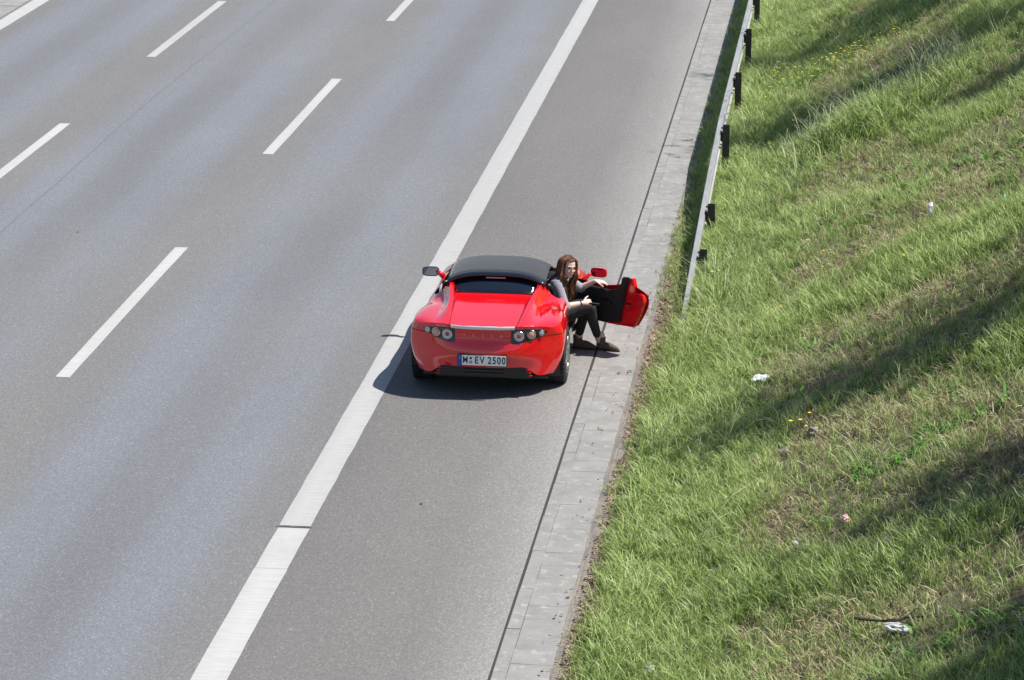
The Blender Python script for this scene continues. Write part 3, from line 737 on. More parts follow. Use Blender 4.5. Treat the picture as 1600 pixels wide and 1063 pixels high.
V, F = [], []; hp = [(-.08, -.018), (-.075, -.002), (-.05, .012), (0, .017), (.05, .012), (.06, -.02), (0, -.030), (-.06, -.030)]; n = len(hp); xs_ = np.linspace(-1, 1, 33)
for u in xs_:
    x = u*.548; z = arch(u, 1.080, .095, 1, 3.4); yo = .50-.05*abs(u)**3
    for a, b in hp: V.append((x, yo+a*(1-.25*abs(u)**4), z+b))
F = [(i*n+j, i*n+(j+1) % n, (i+1)*n+(j+1) % n, (i+1)*n+j) for i in range(32) for j in range(n)]+[tuple(range(n)), tuple(range(32*n, 33*n))]
mesh_obj('roll_hoop', V, F, M_gloss, car, True)
bm = bmesh.new(); box_bm(bm, (0, .425, 1.040), (.22, .012, .012), bevel=.003); bm_obj('high_lamp', bm, M_sil, car)
rows = []
for t in np.linspace(0, 1, 11):
    y = .53+.66*t; hw = .548+.0*t
    rows.append([(u*hw, y-.05*abs(u)**3*(1-t)-.07*abs(u)**2.5*t, arch(u, 1.092+.030*math.sin(math.pi*min(1, t*.9))+.002*t, .095-.02*t, 1, 3.4)) for u in np.linspace(-1, 1, NX)])
# front edge rolls down to the header
rows.append([(u*.552, 1.225-.07*abs(u)**2.5, arch(u, 1.072, .085, 1, 3.2)) for u in np.linspace(-1, 1, NX)])
loft('soft_top', rows, M_fab, car, .012)
# windscreen, pillars, header
rows = []
for t in np.linspace(0, 1, 9):
    hw = .56+.10*t; rows.append([(u*hw, 1.22+.68*t-.20*abs(u)**2.2*(.35+.65*t), arch(u, 1.07-.235*t, .085*(1-t)+.05*t, 1, 2.6)) for u in np.linspace(-1, 1, NX)])
loft('windscreen', rows, M_scr, car, .005)
V, F = tube([r for r in rows[0]], .018, 6); mesh_obj('header_rail', V, F, M_blk, car, True)
for k in (0, -1):
    V, F = tube([r[k] for r in rows], .020, 8); mesh_obj('windscreen_pillar', V, F, M_blk, car, True)
    s = 1 if k else -1
    V, F = tube([(s*.575, .47, .955), (s*.60, .60, .90), (s*.62, .66, .80)], [.03, .022, .02], 8); mesh_obj('roof_frame', V, F, M_blk, car, True)
# cabin: tub, seats, dashboard, steering wheel
cab = empty('cabin', (0, 0, 0), car)
bm = bmesh.new(); box_bm(bm, (0, 1.15, .22), (1.40, 1.35, .06)); box_bm(bm, (0, .49, .55), (1.2, .05, .62)); box_bm(bm, (0, 1.15, .33), (.2, 1.2, .2), bevel=.03); bm_obj('tub', bm, M_dark, cab)
for s in (1, -1):
    bm = bmesh.new(); box_bm(bm, (s*.66, 1.12, .31), (.14, 1.15, .22), bevel=.03); bm_obj('sill', bm, M_dark, cab)
    bm = bmesh.new(); box_bm(bm, (s*.34, .98, .34), (.44, .50, .14), Matrix.Rotation(R(8), 4, 'X'), bevel=.04); bm_obj('seat_cushion', bm, M_dark, cab, True)
    bm = bmesh.new(); box_bm(bm, (s*.34, .64, .62), (.44, .13, .62), Matrix.Rotation(R(16), 4, 'X'), bevel=.05); bm_obj('seat_back', bm, M_dark, cab, True)
bm = bmesh.new(); box_bm(bm, (0, 1.72, .66), (1.3, .36, .22), bevel=.07); bm_obj('dashboard', bm, M_dark, cab, True)
V, F = tube([(-.34+.17*math.cos(a), 1.45-.06*math.sin(a), .68+.16*math.sin(a)) for a in np.linspace(0, 2*math.pi, 25)], .014, 6); mesh_obj('steering_wheel', V, F, M_blk, cab, True)
# doors: the closed one on the far side, the open one swung out
def door_mesh(s):
    V, F, ix, _ = cage((s,), lambda k, j, q: DOOR[0] <= k < DOOR[1] and 1 <= j < 6)
    return V, F, ix
for s in (-1, 1):
    V, F, ix = door_mesh(s)
    if s < 0: V = [(x, y, min(z, .77)) for x, y, z in V]
    if s < 0: dr = empty('door', (0, 0, 0), car)
    else:
        HX, HY = .76, 1.68; dr = empty('door', (HX, HY, 0), car); dr.rotation_euler.z = R(55); dr['label'] = 'open right door showing its black inner panel'
        V = [(x-HX, y-HY, z) for x, y, z in V]
    o = mesh_obj('door_skin', V, F, M_red, dr, True)
    creases(o, ix, lambda a, b: .75 if (a[0] == b[0] and a[0] in DOOR) or (a[1] == b[1] and a[1] in (1, 6)) else 0)
    m = o.modifiers.new('s', 'SUBSURF'); m.levels = 2; m.render_levels = 2; bake(o)
    o.data.polygons.foreach_set('use_smooth', [True]*len(o.data.polygons))
    if s > 0:
        # painted inner shell, black card, pull, sill trim
        def dp(pts, x, dx): return [(x-dx-HX, y-HY, z) for y, z in pts]
        shell = [(.755, .335), (1.10, .318), (1.66, .322), (1.68, .70), (1.45, .715), (1.1, .705), (.95, .745), (.905, .80), (.885, .885), (.78, .90), (.735, .745), (.64, .735), (.615, .66), (.67, .5)]
        card = [(.93, .365), (1.15, .345), (1.62, .35), (1.64, .70), (1.45, .73), (1.1, .718), (.97, .755), (.92, .81), (.90, .905), (.80, .915), (.845, .80), (.865, .66), (.91, .50)]
        def slab(name, pts, x0, x1, mat, bev):
            n = len(pts); bm = bmesh.new(); a = [bm.verts.new((x0-HX, y-HY, z)) for y, z in pts]; b = [bm.verts.new((x1-HX, y-HY, z)) for y, z in pts]
            bm.faces.new(a); bm.faces.new(b[::-1])
            for i in range(n): bm.faces.new((a[i], b[i], b[(i+1) % n], a[(i+1) % n]))
            bmesh.ops.recalc_face_normals(bm, faces=bm.faces)
            if bev: bmesh.ops.bevel(bm, geom=[e for e in bm.edges], offset=bev, segments=2, affect='EDGES')
            return bm_obj(name, bm, mat, dr)
        slab('inner_shell', shell, .70, .765, M_red, .008); slab('door_card', card, .655, .699, M_dark, .010)
        bm = bmesh.new(); box_bm(bm, (.640-HX, 1.22-HY, .58), (.05, .36, .035), bevel=.012); bm_obj('arm_rest', bm, M_blk, dr)
        bm = bmesh.new(); box_bm(bm, (.70-HX, .83-HY, .60), (.03, .07, .02), bevel=.004); bm_obj('door_latch', bm, M_blk, dr)
    # mirror on its stalk
    mp = Vector((s*.90, 1.64, .775)) if s < 0 else Vector((.955-HX, 1.49-HY, .80))
    base = Vector((s*.755, 1.62, .735)) if s < 0 else Vector((.765-HX, 1.56-HY, .725))
    mr = empty('door_mirror', mp, dr)
    if s > 0: mr.rotation_euler.z = R(-72)
    V, F = [], []
    for i, (a, sc_) in enumerate(((.0, 1), (.02, 1.0), (.05, .9), (.075, .62), (.085, .2))):
        for k in range(20):
            t = 2*math.pi*k/20; cx, cz = math.cos(t), math.sin(t); e = .55
            V.append((.098*sc_*math.copysign(abs(cx)**e, cx), a, .056*sc_*math.copysign(abs(cz)**e, cz)))
    F = [(i*20+k, i*20+(k+1) % 20, (i+1)*20+(k+1) % 20, (i+1)*20+k) for i in range(4) for k in range(20)]+[tuple(range(80, 100))]
    mesh_obj('mirror_housing', V, F, M_red if s > 0 else M_gloss, mr, True)
    V2 = [(x*.93, .004, z*.9) for x, y, z in V[:20]]; mesh_obj('mirror_glass', V2, [tuple(range(20))], M_mir, mr)
    V2 = [(x, .0, z) for x, y, z in V[:20]]+[(x*.92, -.004, z*.88) for x, y, z in V[:20]]; mesh_obj('mirror_rim', V2, [(k, (k+1) % 20, 20+(k+1) % 20, 20+k) for k in range(20)], M_red if s > 0 else M_blk, mr, True)
    V, F = tube([base, base.lerp(mp, .5)+Vector((0, .03, .02)), mp+Vector((-s*.08, .04, -.01))], [.035, .024, .018], 8)
    mesh_obj('mirror_stalk', V, F, M_red, dr, True)

# ------------------------------------------------------------------ the woman in the door opening
def skin_mat():
    s = NB('skin'); f = s.noise(14, 3, vec=s.pos()); s.col(s.mix(f, (.68, .44, .345), (.77, .53, .43))); s.set(rough=.5, sss=.08); s.b.inputs['Subsurface Radius'].default_value = (.02, .008, .004); return s.m
M_skin = skin_mat(); M_shirt = simple('grey_jersey', (.30, .285, .335), .9, .15, 60, sheen=.2); M_trou = simple('black_denim', (.018, .018, .021), .85, .35, 40); M_top = simple('black_top', (.012, .012, .013), .85, .3)
M_boot = simple('taupe_suede', (.115, .085, .068), .9, .25, 40); M_sole = simple('boot_sole', (.03, .025, .022), .8); M_sock = simple('pale_sock', (.58, .50, .47), .9)
M_lip = simple('lips', (.45, .16, .15), .4); M_eyew = simple('eye_white', (.7, .68, .66), .3); M_iris = simple('eye_dark', (.02, .014, .01), .2); M_brow = simple('brow_hair', (.05, .03, .02), .8)
def hair_mat():
    s = NB('brown_hair'); f = s.noise(22, 3, vec=s.pos()); g = s.n('ShaderNodeAttribute'); g.attribute_name = 'shade'
    s.col(s.ramp(s.math('ADD', s.math('MULTIPLY', f, .5), s.math('MULTIPLY', g.outputs['Fac'], .5)), [(.25, (.06, .026, .015)), (.5, (.16, .070, .036)), (.75, (.36, .185, .10))])); s.set(rough=.62, spec=.3); return s.m
M_hair = hair_mat(); M_phone = simple('phone_black', (.012, .012, .014), .2); M_band = simple('black_band', (.01, .01, .01), .6)
person = tag(empty('person', (-.42, .9, 0)), 'woman in grey top and black trousers sitting in the open car door with phone', 'person')
PO = person.location
def ell(c, r, rot=None, seg=16, rings=10):
    V, F = [], []; c = Vector(c); q = rot or Matrix.Identity(3)
    for i in range(rings+1):
        th = math.pi*i/rings
        for j in range(seg):
            ph = 2*math.pi*j/seg; V.append(c+q @ Vector((r[0]*math.sin(th)*math.cos(ph), r[1]*math.sin(th)*math.sin(ph), r[2]*math.cos(th))))
    F = [(i*seg+j, (i+1)*seg+j, (i+1)*seg+(j+1) % seg, i*seg+(j+1) % seg) for i in range(rings) for j in range(seg)]
    return V, F
def limb(pts, rads, n=14, sub=5):
    """tapered limb with rounded ends through joints (Catmull-Rom)"""
    P = [Vector(p) for p in pts]; out, rr = [], []
    for i in range(len(P)-1):
        p0, p1, p2, p3 = P[max(i-1, 0)], P[i], P[i+1], P[min(i+2, len(P)-1)]
        for k in range(sub):
            t = k/sub; lin = p1.lerp(p2, t); cr = .5*((2*p1)+(p2-p0)*t+(2*p0-5*p1+4*p2-p3)*t*t+(3*p1-p0-3*p2+p3)*t**3)
            out.append(lin.lerp(cr, .55)); rr.append(rads[i]+(rads[i+1]-rads[i])*t)
    out.append(P[-1]); rr.append(rads[-1])
    d0 = (out[0]-out[1]).normalized(); d1 = (out[-1]-out[-2]).normalized()
    pre = [(out[0]+d0*rr[0]*.95, rr[0]*.25), (out[0]+d0*rr[0]*.7, rr[0]*.7)]; post = [(out[-1]+d1*rr[-1]*.7, rr[-1]*.7), (out[-1]+d1*rr[-1]*.95, rr[-1]*.25)]
    return tube([a for a, b in pre]+out+[a for a, b in post], [b for a, b in pre]+rr+[b for a, b in post], n)
def torso(rings, n=20):
    """elliptical rings: (centre, half width, half depth, side axis, front axis)"""
    V, F = [], []
    for c, a, b, sx, fx in rings:
        for j in range(n):
            t = 2*math.pi*j/n; V.append(Vector(c)+Vector(sx)*a*math.cos(t)+Vector(fx)*b*math.sin(t))
    k = len(rings)
    F = [(i*n+j, i*n+(j+1) % n, (i+1)*n+(j+1) % n, (i+1)*n+j) for i in range(k-1) for j in range(n)]+[tuple(range(n-1, -1, -1)), tuple(range((k-1)*n, k*n))]
    return V, F
def fuse(name, parts, mat, parent, vox, smooth=4):
    V, F = merge(parts); V = [Vector(v)-PO for v in V]
    o = mesh_obj(name, V, F, mat, parent); bm = bmesh.new(); bm.from_mesh(o.data); bmesh.ops.recalc_face_normals(bm, faces=bm.faces); bm.to_mesh(o.data); bm.free()
    m = o.modifiers.new('r', 'REMESH'); m.mode = 'VOXEL'; m.voxel_size = vox
    if smooth: m2 = o.modifiers.new('s', 'SMOOTH'); m2.factor = .5; m2.iterations = smooth
    bake(o); o.data.materials.clear(); o.data.materials.append(mat); o.data.polygons.foreach_set('use_smooth', [True]*len(o.data.polygons)); return o
# joints (world metres)
J = dict(pel=(-.50, .93, .44), waist=(-.50, .91, .60), chest=(-.455, .88, .76), neck=(-.385, .835, .905), head=(-.305, .785, 1.045),
 shR=(-.435, .715, .865), elR=(-.325, .635, .625), wrR=(-.135, .745, .645), shL=(-.375, 1.02, .865), elL=(-.20, 1.13, .715), wrL=(-.03, 1.09, .815),
 hipR=(-.46, .84, .43), knR=(-.085, .93, .555), anR=(.015, 1.12, .125), hipL=(-.52, 1.02, .43), knL=(-.13, 1.08, .545), anL=(-.215, 1.165, .125))
J = {k: Vector(v) for k, v in J.items()}
sxT = (J['shL']-J['shR']).normalized(); axT = (J['neck']-J['pel']).normalized(); fxT = sxT.cross(axT).normalized()*-1
if fxT.x < 0: fxT = -fxT
def tr_rings(g=0):
    return [(J['pel']-axT*.06, .13+g, .09+g, sxT, fxT), (J['pel'], .165+g, .115+g, sxT, fxT), (J['pel'].lerp(J['waist'], .5), .155+g, .108+g, sxT, fxT), (J['waist'], .128+g, .092+g, sxT, fxT), (J['chest'], .145+g, .108+g, sxT, fxT),
            (J['chest'].lerp(J['neck'], .5), .155+g, .095+g, sxT, fxT), (J['chest'].lerp(J['neck'], .82), .12+g, .07+g, sxT, fxT), (J['neck'], .055+g, .055+g, sxT, fxT)]
HF = Vector((.56, -.82, -.07)).normalized()                # where the face looks
HS = HF.cross(Vector((.10, .02, 1))).normalized(); HU = HS.cross(HF).normalized()    # HS: image-right of the face's own left/right axis
HR = Matrix((HS, HF, HU)).transposed()                      # local x = side, y = front, z = up
HC = J['head']
def hd(x, y, z): return HC+HR @ Vector((x, y, z))
def hand(wr, dirv, nrm, curl, side, spread=.16, thumb_curl=.4):
    """palm plus five jointed fingers; dirv along the hand, nrm = back of hand, side = thumb side sign"""
    d = Vector(dirv).normalized(); nn = Vector(nrm); nn = (nn-d*nn.dot(d)).normalized(); sd = d.cross(nn)*side; parts = []
    pc = wr+d*.045
    parts.append(torso([(wr+d*.0, .023, .017, sd, nn), (wr+d*.02, .029, .016, sd, nn), (wr+d*.06, .038, .014, sd, nn), (wr+d*.082, .036, .011, sd, nn)], 12))
    for off, ln, k in ((.027, .068, .0), (.009, .078, .25), (-.009, .072, .5), (-.027, .056, .8)):
        a = wr+d*.08+sd*off; dv = (d+sd*off*spread*8).normalized(); pts = [a-dv*.012, a]; ang = 0; p = a
        for fr, c in ((.45, .9), (.32, 1.1), (.23, .8)):
            ang += curl*c*(1+.15*k); p = p+(dv*math.cos(ang)-nn*math.sin(ang))*ln*fr; pts.append(p)
        parts.append(limb(pts, [.0088, .0088, .0082, .0075, .0062], 8, 2))
    a = wr+d*.022+sd*.026; pts = [a]; dv = (d*.72+sd*.68-nn*.15).normalized(); p = a
    for i, ln in enumerate((.036, .030, .024)):
        p = p+dv*ln; pts.append(p); dv = (dv+d*.35*thumb_curl-nn*.35*thumb_curl-sd*.15*thumb_curl).normalized()
    parts.append(limb(pts, [.012, .0105, .0095, .0075], 8, 2))
    return parts
bodyp = [torso(tr_rings())]
bodyp += [limb([J['neck']-axT*.05, J['neck'], J['neck'].lerp(HC, .55)], [.062, .052, .050])]
# head: cranium, face, jaw, nose, ears
bodyp += [ell(hd(0, -.012, .030), (.075, .094, .090), HR, 24, 16), ell(hd(0, .028, -.028), (.058, .062, .082), HR, 20, 14), ell(hd(0, .052, -.088), (.027, .028, .024), HR), ell(hd(0, .060, -.052), (.038, .026, .034), HR),
          ell(hd(0, .100, -.022), (.0115, .017, .014), HR), ell(hd(0, .091, .002), (.0085, .014, .028), HR), ell(hd(0, .072, .024), (.050, .014, .013), HR), ell(hd(.034, .066, -.026), (.020, .018, .016), HR), ell(hd(-.034, .066, -.026), (.020, .018, .016), HR),
          ell(hd(.075, -.004, -.012), (.009, .018, .029), HR), ell(hd(-.075, -.004, -.012), (.009, .018, .029), HR)]
for S, tc in (('R', 0), ('L', 0)):
    bodyp.append(limb([J['neck'].lerp(J['sh'+S], .35)-axT*.03, J['sh'+S], J['sh'+S].lerp(J['el'+S], .5), J['el'+S]], [.05, .056, .046, .038]))
    bodyp.append(limb([J['el'+S], J['el'+S].lerp(J['wr'+S], .35), J['wr'+S]], [.039, .037, .024]))
    hp_, kn, an = J['hip'+S], J['kn'+S], J['an'+S]
    bodyp.append(limb([hp_, hp_.lerp(kn, .5), kn], [.088, .076, .055])); bodyp.append(limb([kn, kn.lerp(an, .3), an], [.056, .054, .036]))
dR = (Vector((-.02, .80, .655))-J['wrR']); dL = Vector((.085, .02, -.012))
bodyp += hand(J['wrR'], dR, Vector((.1, -.75, .55)), .75, -1); bodyp += hand(J['wrL'], dL, Vector((0, -.25, 1)), .22, 1)
TO = {'R': (Vector((.0, 1.15, 0)), Vector((.247, 1.06, 0))), 'L': (Vector((-.27, 1.185, 0)), Vector((-.045, 1.125, 0)))}
for S in 'RL':
    h, t = TO[S]; bodyp.append(limb([J['an'+S], h.lerp(t, .25)+Vector((0, 0, .07)), h.lerp(t, .7)+Vector((0, 0, .045)), h.lerp(t, .9)+Vector((0, 0, .035))], [.034, .034, .028, .02]))
body_p = fuse('body', bodyp, M_skin, person, .0042, 2)
# clothes
sh = [torso([(c, a+.010, b+.010, s_, f_) for c, a, b, s_, f_ in tr_rings()[2:7]])]
for S in 'RL': sh.append(limb([J['neck'].lerp(J['sh'+S], .4)-axT*.035, J['sh'+S], J['sh'+S].lerp(J['el'+S], .5), J['el'+S], J['el'+S].lerp(J['wr'+S], .12)], [.06, .076, .063, .055, .050]))
fuse('shirt', sh, M_shirt, person, .007, 3)
tp = [torso([(J['chest'].lerp(J['waist'], 1.1)+fxT*.015, .125, .098, sxT, fxT), (J['chest']+fxT*.02, .118, .104, sxT, fxT), (J['chest'].lerp(J['neck'], .45)+fxT*.022, .10, .088, sxT, fxT)])]
fuse('inner_top', tp, M_top, person, .008, 3)
tr_ = [torso([(c, a+.012, b+.012, s_, f_) for c, a, b, s_, f_ in tr_rings()[0:3]])]
for S in 'RL':
    hp_, kn, an = J['hip'+S], J['kn'+S], J['an'+S]
    tr_.append(limb([hp_, hp_.lerp(kn, .5), kn+Vector((.005, 0, .004)), kn.lerp(an, .3), kn.lerp(an, .86)], [.102, .088, .068, .064, .046]))
fuse('trousers', tr_, M_trou, person, .007, 2)
for S in 'RL':
    h, t = TO[S]; d = (t-h).normalized(); an = J['an'+S]; shx = Vector((-d.y, d.x, 0))
    pt = [torso([(h+d*.045+Vector((0, 0, .02)), .046, .058, shx, d), (h+d*.045+Vector((0, 0, .085)), .044, .054, shx, d), (h+d*.045+Vector((0, 0, .150)), .047, .058, shx, d)], 16),
          limb([h+d*.05+Vector((0, 0, .045)), h+d*.14+Vector((0, 0, .050)), h+d*.20+Vector((0, 0, .036)), h+d*.245+Vector((0, 0, .030))], [.050, .047, .038, .026])]
    bt = fuse('boot', pt, M_boot, person, .006, 2)
    pv = [p for p in bt.data.vertices]
    for v in pv: v.co.z = max(v.co.z, .012)
    V, F = [], []
    for z in (.0, .016):
        for i in range(24):
            a = 2*math.pi*i/24; u = math.cos(a); ww = .050 if u > 0 else .046
            V.append(h+d*(.135+.150*u)+shx*ww*math.sin(a)*(1-.25*max(0, u)**4)+Vector((0, 0, z))-PO)
    mesh_obj('boot_sole', V, [tuple(range(23, -1, -1)), tuple(range(24, 48))]+[(i, (i+1) % 24, 24+(i+1) % 24, 24+i) for i in range(24)], M_sole, person)
    V, F = limb([h+d*.052+Vector((0, 0, .13)), h+d*.05+Vector((0, 0, .165)), J['kn'+S].lerp(an, .84)], [.040, .041, .043], 14, 3); mesh_obj('sock', [Vector(v)-PO for v in V], F, M_sock, person, True)
# face details
def sub(name, vf, mat, par=None): return mesh_obj(name, [Vector(v)-PO for v in vf[0]], vf[1], mat, par or person, True)
for s in (1, -1):
    e = sub('eye', ell(hd(s*.030, .0735, .006), (.013, .010, .0075), HR, 12, 8), M_eyew); sub('iris', ell(hd(s*.030+.002, .0815, .006), (.0065, .004, .0068), HR, 10, 6), M_iris, e)
    sub('eyebrow', ell(hd(s*.031, .086, .026), (.018, .004, .003), HR, 10, 6), M_brow); sub('eyelash', ell(hd(s*.031, .080, .0125), (.0150, .005, .0020), HR, 10, 6), M_brow)
sub('lips', merge([ell(hd(0, .0835, -.0545), (.0200, .007, .0052), HR, 12, 8), ell(hd(0, .083, -.0615), (.0175, .007, .0058), HR, 12, 8)]), M_lip)
# hair: a cap on the skull plus long locks falling over both shoulders
capV, capF = [], []
sg, rg_ = 28, 14
for i in range(rg_+1):
    th = math.pi*.72*i/rg_
    for j in range(sg):
        ph = 2*math.pi*j/sg; dx, dy, dz = math.sin(th)*math.cos(ph), math.sin(th)*math.sin(ph), math.cos(th)
        k = 1.0
        if dy > 0:                                  # lift the hairline off the face
            lim = .62-.9*max(0, .55-abs(dx)); 
            pass
        part = 1-.03*math.exp(-(dx/.06)**2)*(dz > .2)
        capV.append(hd(dx*.088*k*part, (-.012+dy*.106*k), .034+dz*.100*k*part)-PO)
capF = [(i*sg+j, (i+1)*sg+j, (i+1)*sg+(j+1) % sg, i*sg+(j+1) % sg) for i in range(rg_) for j in range(sg)]
capD = [(math.sin(math.pi*.72*i/rg_)*math.cos(2*math.pi*j/sg), math.sin(math.pi*.72*i/rg_)*math.sin(2*math.pi*j/sg), math.cos(math.pi*.72*i/rg_)) for i in range(rg_+1) for j in range(sg)]
capF = [f for f in capF if not all(capD[v][1] > .20 and capD[v][2] < .60 and abs(capD[v][0]) < .86 for v in f)]
hair = mesh_obj('hair', capV, capF, M_hair, person, True)
rgn = random.Random(3); LV, LF, SH = [], [], []
for n in range(760):
    s = 1 if rgn.random() < .56 else -1
    back = rgn.random()                               # 0 = at the face, 1 = back of the head
    y0 = .050-.132*back; x0 = s*rgn.uniform(.002, .016); st = Vector((x0, y0, .034+math.sqrt(max(.05, 1-((y0+.012)/.106)**2))*.102))
    fz = rgn.uniform(-.006, .006)
    m1 = Vector((s*(.074+rgn.uniform(-.004, .016)), y0*.8-.004, .075+fz)); m2 = Vector((s*(.086+rgn.uniform(-.010, .022)), .030-.105*back+rgn.uniform(-.01, .01), -.02)); m3 = Vector((s*(.088+rgn.uniform(-.02, .03)), .045-.11*back, -.095))
    pts = [hd(*st), hd(*m1), hd(*m2), hd(*m3)]
    # then fall: the lock follows gravity down the chest / shoulder
    ln = rgn.uniform(.20, .40)*(1-.25*(back > .7)); base = hd(*m3); end = base+Vector((0, 0, -ln))
    tgt = J['chest']+fxT*(.135+rgn.uniform(-.02, .03)*1)+sxT*(rgn.gauss(.10 if s < 0 else -.04, .06)) if back < .75 else J['chest']-fxT*.10+sxT*rgn.gauss(0, .09)
    tgt = Vector((tgt.x, tgt.y, max(end.z, .60)))
    ph, am = rgn.uniform(0, 6.28), rgn.uniform(.008, .024)
    for t in (.2, .4, .6, .8, 1.0):
        q = base.lerp(tgt, t**.8); q.z = base.z+(tgt.z-base.z)*t; q += sxT*am*math.sin(ph+t*9)+fxT*am*.6*math.cos(ph+t*8)
        pts.append(q)
    rr = [.0035, .006, .0075, .008, .008, .0075, .0065, .005, .0015]; rr = [r*rgn.uniform(.7, 1.15) for r in rr]
    sm, sr = [], []
    for i in range(len(pts)-1):
        p0, p1, p2, p3 = pts[max(i-1, 0)], pts[i], pts[i+1], pts[min(i+2, len(pts)-1)]
        for t in (0, .34, .67):
            sm.append(.5*((2*p1)+(p2-p0)*t+(2*p0-5*p1+4*p2-p3)*t*t+(3*p1-p0-3*p2+p3)*t**3)); sr.append(rr[i]+(rr[i+1]-rr[i])*t)
    sm.append(pts[-1]); sr.append(rr[-1])
    v, f = tube(sm, [r*.8 for r in sr], 4, cap=False); o = len(LV); LV += [p-PO for p in v]; LF += [tuple(i+o for i in q) for q in f]; SH += [rgn.random()]*len(v)
lk = mesh_obj('hair_locks', LV, LF, M_hair, hair, True); at = lk.data.attributes.new('shade', 'FLOAT', 'POINT'); at.data.foreach_set('value', SH)
# wrist band
a = J['wrR'].lerp(J['elR'], .13); ax = (J['wrR']-J['elR']).normalized(); sub('wrist_band', tube([a-ax*.009, a-ax*.008, a+ax*.008, a+ax*.009], [.026, .0295, .0295, .026], 14), M_band)
# phone held in the right hand
ph = tag(empty('mobile_phone', (-.035, .775, .628)), 'black mobile phone held in the seated woman\'s right hand', 'phone')
ph.rotation_euler = (R(-35), R(12), R(28))
bm = bmesh.new(); box_bm(bm, (.02, 0, 0), (.125, .062, .009), bevel=.003); bm_obj('phone_case', bm, M_phone, ph)
bm = bmesh.new(); box_bm(bm, (.02, 0, .0050), (.108, .055, .001)); bm_obj('phone_screen', bm, M_gloss, ph)

# ------------------------------------------------------------------ trees on the bank top (their shade falls on the grass)
def tree(x, y, h, rad, label, seed):
    rg = random.Random(seed); zb = bank_z(x, y)-.1; t = tag(empty('tree', (x, y, zb)), label, 'tree', 'trees along the top of the bank')
    V, F = tube([(0, 0, 0), (.05, 0, h*.3), (-.04, .05, h*.6), (0, 0, h*.93)], [.17, .13, .08, .02], 8); mesh_obj('trunk', V, F, M_bark, t, True)
    lv, lf, bp = [], [], []
    for i in range(34):
        zz = h*(.30+.66*i/33); a = rg.uniform(0, 6.28); L = rad*(1-abs((zz/h-.52)/.52)**2.2)*rg.uniform(.75, 1.1)+.12
        e = Vector((math.cos(a)*L, math.sin(a)*L, zz+L*.55)); st = Vector((0, 0, zz)); bp.append(tube([st, st.lerp(e, .5)+Vector((0, 0, .05)), e], [.03, .02, .008], 5))
        for k in range(int(78*max(1, rad/1.2))):
            u = rg.uniform(.15, 1.1); c = st.lerp(e, u)+Vector((rg.gauss(0, .30), rg.gauss(0, .30), rg.gauss(0, .25))); s = rg.uniform(.05, .10)
            q = Matrix.Rotation(rg.uniform(0, 6.28), 3, 'Z') @ Matrix.Rotation(rg.gauss(0, .8), 3, 'X'); o = len(lv)
            for px, py in ((-1, 0), (0, .55), (1, 0), (0, -.55)): lv.append(c+q @ Vector((px*s, py*s, .1*s*abs(px))))
            lf.append((o, o+1, o+2, o+3))
    mesh_obj('limb', *merge(bp), M_bark, t, True); mesh_obj('crown', lv, lf, M_leaf, t)
for i, (x, y, tip, rad, lb) in enumerate(((9.0, -1.2, 11.9, 1.65, 'tree above the car on the bank top, out of frame to the right'), (9.2, 13.6, 11.7, 2.3, 'tree behind the tall pale grass on the bank top'), (9.0, 19.3, 12.2, 2.1, 'farthest tree on the bank top past the yellow flowers'),
        (9.3, 9.8, 9.4, .8, 'shorter tree beside the tall pale grass on the bank top'), (9.0, -6.8, 9.5, 1.8, 'tree above the bare soil patch on the bank top'), (9.2, -11.4, 11.0, 2.1, 'nearest tree on the bank top by the camera'))):
    tree(x, y, tip-bank_z(x, y), rad, lb, 60+i)

# ------------------------------------------------------------------ litter and small things on the bank
def on_bank(x, y, up=0): return Vector((x, y, bank_z(x, y)+up))
def crumpled(name, loc, size, mat, label, cat, seed, flat=.45, rz=0):
    bm = bmesh.new(); bmesh.ops.create_icosphere(bm, subdivisions=3, radius=1)
    for v in bm.verts:
        p = v.co.copy(); k = 1+.55*noise.noise(p*1.7+Vector((seed, 0, 0)))+.25*noise.noise(p*4.1+Vector((0, seed, 0)))
        v.co = Vector((p.x*size[0], p.y*size[1], p.z*size[2]))*k*.72
    o = bm_obj(name, bm, mat); o.location = loc; o.rotation_euler = (random.uniform(-.2, .2), random.uniform(-.2, .2), rz); return tag(o, label, cat)
M_paper = simple('white_paper', (.72, .72, .71), .7, .06); M_pink = simple('pink_paper', (.66, .40, .38), .7, .15); M_plas = simple('dirty_plastic', (.52, .53, .52), .4, .35, 12); M_tin = simple('crushed_carton', (.45, .42, .40), .5, .4, 15)
M_rock = concrete_mat('stone_grey', (.24, .22, .20)); M_wood = simple('yellow_wood', (.58, .42, .17), .7, .15); M_twig = simple('dark_twig', (.035, .027, .02), .9, .3)
crumpled('crumpled_paper', on_bank(3.74, 3.03, .10), (.055, .06, .10), M_paper, 'white crumpled paper standing alone in the upper bank grass', 'paper', 3)
crumpled('paper_sheet', on_bank(1.93, -1.05, .08), (.115, .10, .025), M_paper, 'flat white paper on the grass right of the car', 'paper', 5, rz=.2)
crumpled('paper_tissue', on_bank(2.86, -6.88, .08), (.055, .055, .05), M_pink, 'pink crumpled tissue lying in the lower bank grass', 'tissue', 8)
crumpled('drink_carton', on_bank(3.22, -7.92, .08), (.035, .08, .03), M_tin, 'crushed pale carton in the grass right of the pink tissue', 'carton', 11, rz=-.6)
crumpled('plastic_bag', on_bank(3.30, -10.0, .05), (.16, .12, .04), M_plas, 'dirty white plastic bag under a twig near the bottom right', 'bag', 14)
crumpled('plastic_wrapper', on_bank(2.44, -6.93, .07), (.03, .055, .03), M_plas, 'small grey plastic wrapper left of the pink tissue', 'wrapper', 17, rz=.6)
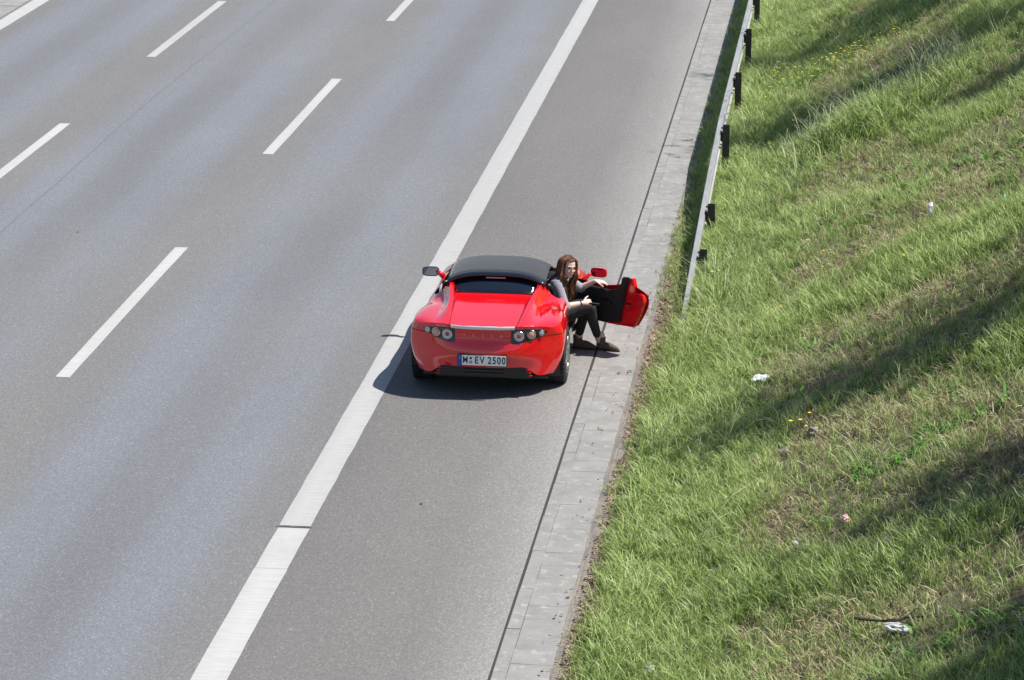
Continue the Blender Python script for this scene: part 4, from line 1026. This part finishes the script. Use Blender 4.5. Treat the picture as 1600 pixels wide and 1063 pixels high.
crumpled('cardboard_scrap', on_bank(1.30, -8.7, .06), (.05, .12, .05), M_tin, 'weathered cardboard scrap in the grass at the bottom edge', 'cardboard', 19)
crumpled('stone', on_bank(2.53, -3.74, .05), (.09, .10, .05), M_rock, 'flat grey stone in a worn spot of the bank', 'stone', 23)
crumpled('pebble', on_bank(2.27, -4.0, .05), (.05, .06, .035), M_rock, 'small pale stone beside the yellow flower below the white paper', 'stone', 29)
V, F = tube([(-.16, .04, 0), (.0, 0, .02), (.17, -.05, .0)], [.02, .026, .016], 6); o = mesh_obj('wood_stick', V, F, M_wood); o.location = on_bank(1.25, 20.9, .14); tag(o, 'pale yellow stick lying behind the guard rail', 'stick')
def twig(loc, L, rz, label, seed):
    rg = random.Random(seed); parts = []; p = [Vector((-L/2, 0, 0))]
    for i in range(7): p.append(p[-1]+Vector((L/7, rg.uniform(-.05, .05)*L*.7, rg.uniform(-.02, .03))))
    parts.append(tube(p, [.012, .012, .011, .010, .009, .008, .006, .004], 6))
    for k in (2, 4, 5):
        a = p[k]; parts.append(tube([a, a+Vector((.12, rg.choice((-1, 1))*.1, .05))*L, a+Vector((.2, rg.choice((-1, 1))*.16, .03))*L], [.007, .005, .003], 5))
    o = mesh_obj('twig', *merge(parts), M_twig); o.location = loc; o.rotation_euler = (0, 0, rz); return tag(o, label, 'twig', 'fallen twigs on the bank')
twig(on_bank(3.30, -9.95, .13), .72, .25, 'dark bent twig lying across the dirty plastic bag', 4)
twig(on_bank(2.55, -10.6, .09), .6, -.2, 'thin dark twig left of the dirty plastic bag', 6)
twig(on_bank(3.1, -11.0, .09), .35, 1.0, 'short dark twig near the bottom right edge', 9)
# crumbs on the road
M_crumb = simple('pale_grit', (.6, .58, .55), .8); M_brown = simple('brown_leaf_crumb', (.22, .07, .04), .8)
for x, y, m, lb in ((-7.28, 5.9, M_brown, 'small reddish brown leaf on the left lane'), (-.35, 14.5, M_crumb, 'white grit chip on the far hard shoulder'), (-1.2, -4.55, M_bark, 'small dark stone chip on the hard shoulder before the car')):
    crumpled('road_debris', (x, y, .008), (.016, .022, .008), m, lb, 'debris', x)
# yellow flowers
M_yel = simple('yellow_petal', (.75, .55, .02), .6, .1); M_stem = simple('flower_stem', (.08, .14, .03), .7)
fl, stm = [], []
for cx, cy, n, sx, sy in ((2.35, 15.1, 46, .45, .5), (2.9, 15.6, 20, .35, .3), (1.6, 16.9, 22, .16, .5), (2.43, -3.95, 5, .06, .1), (2.7, 1.5, 4, .4, .6), (2.6, -11.2, 4, .3, .3), (1.9, 3.4, 3, .3, .8), (2.2, 11.8, 6, .3, .5)):
    for _ in range(n):
        x, y = random.gauss(cx, sx), random.gauss(cy, sy); h = random.uniform(.16, .34); b = on_bank(x, y); tp_ = b+Vector((random.gauss(0, .03), random.gauss(0, .03), h))
        stm.append(tube([b, tp_], [.003, .002], 4)); a0 = random.random(); r = random.uniform(.018, .032)
        V = [tp_+Vector((0, 0, .004))]+[tp_+Vector((math.cos(a0+k*.6283)*r*(1 if k % 2 else .55), math.sin(a0+k*.6283)*r*(1 if k % 2 else .55), .006)) for k in range(10)]
        fl.append((V, [(0, 1+k, 1+(k+1) % 10) for k in range(10)]))
o = mesh_obj('yellow_flowers', *merge(fl), M_yel); tag(o, 'yellow wildflowers scattered over the bank, thickest at the upper end', 'flowers', kind='stuff')
st_ = mesh_obj('flower_stems', *merge(stm), M_stem, o)
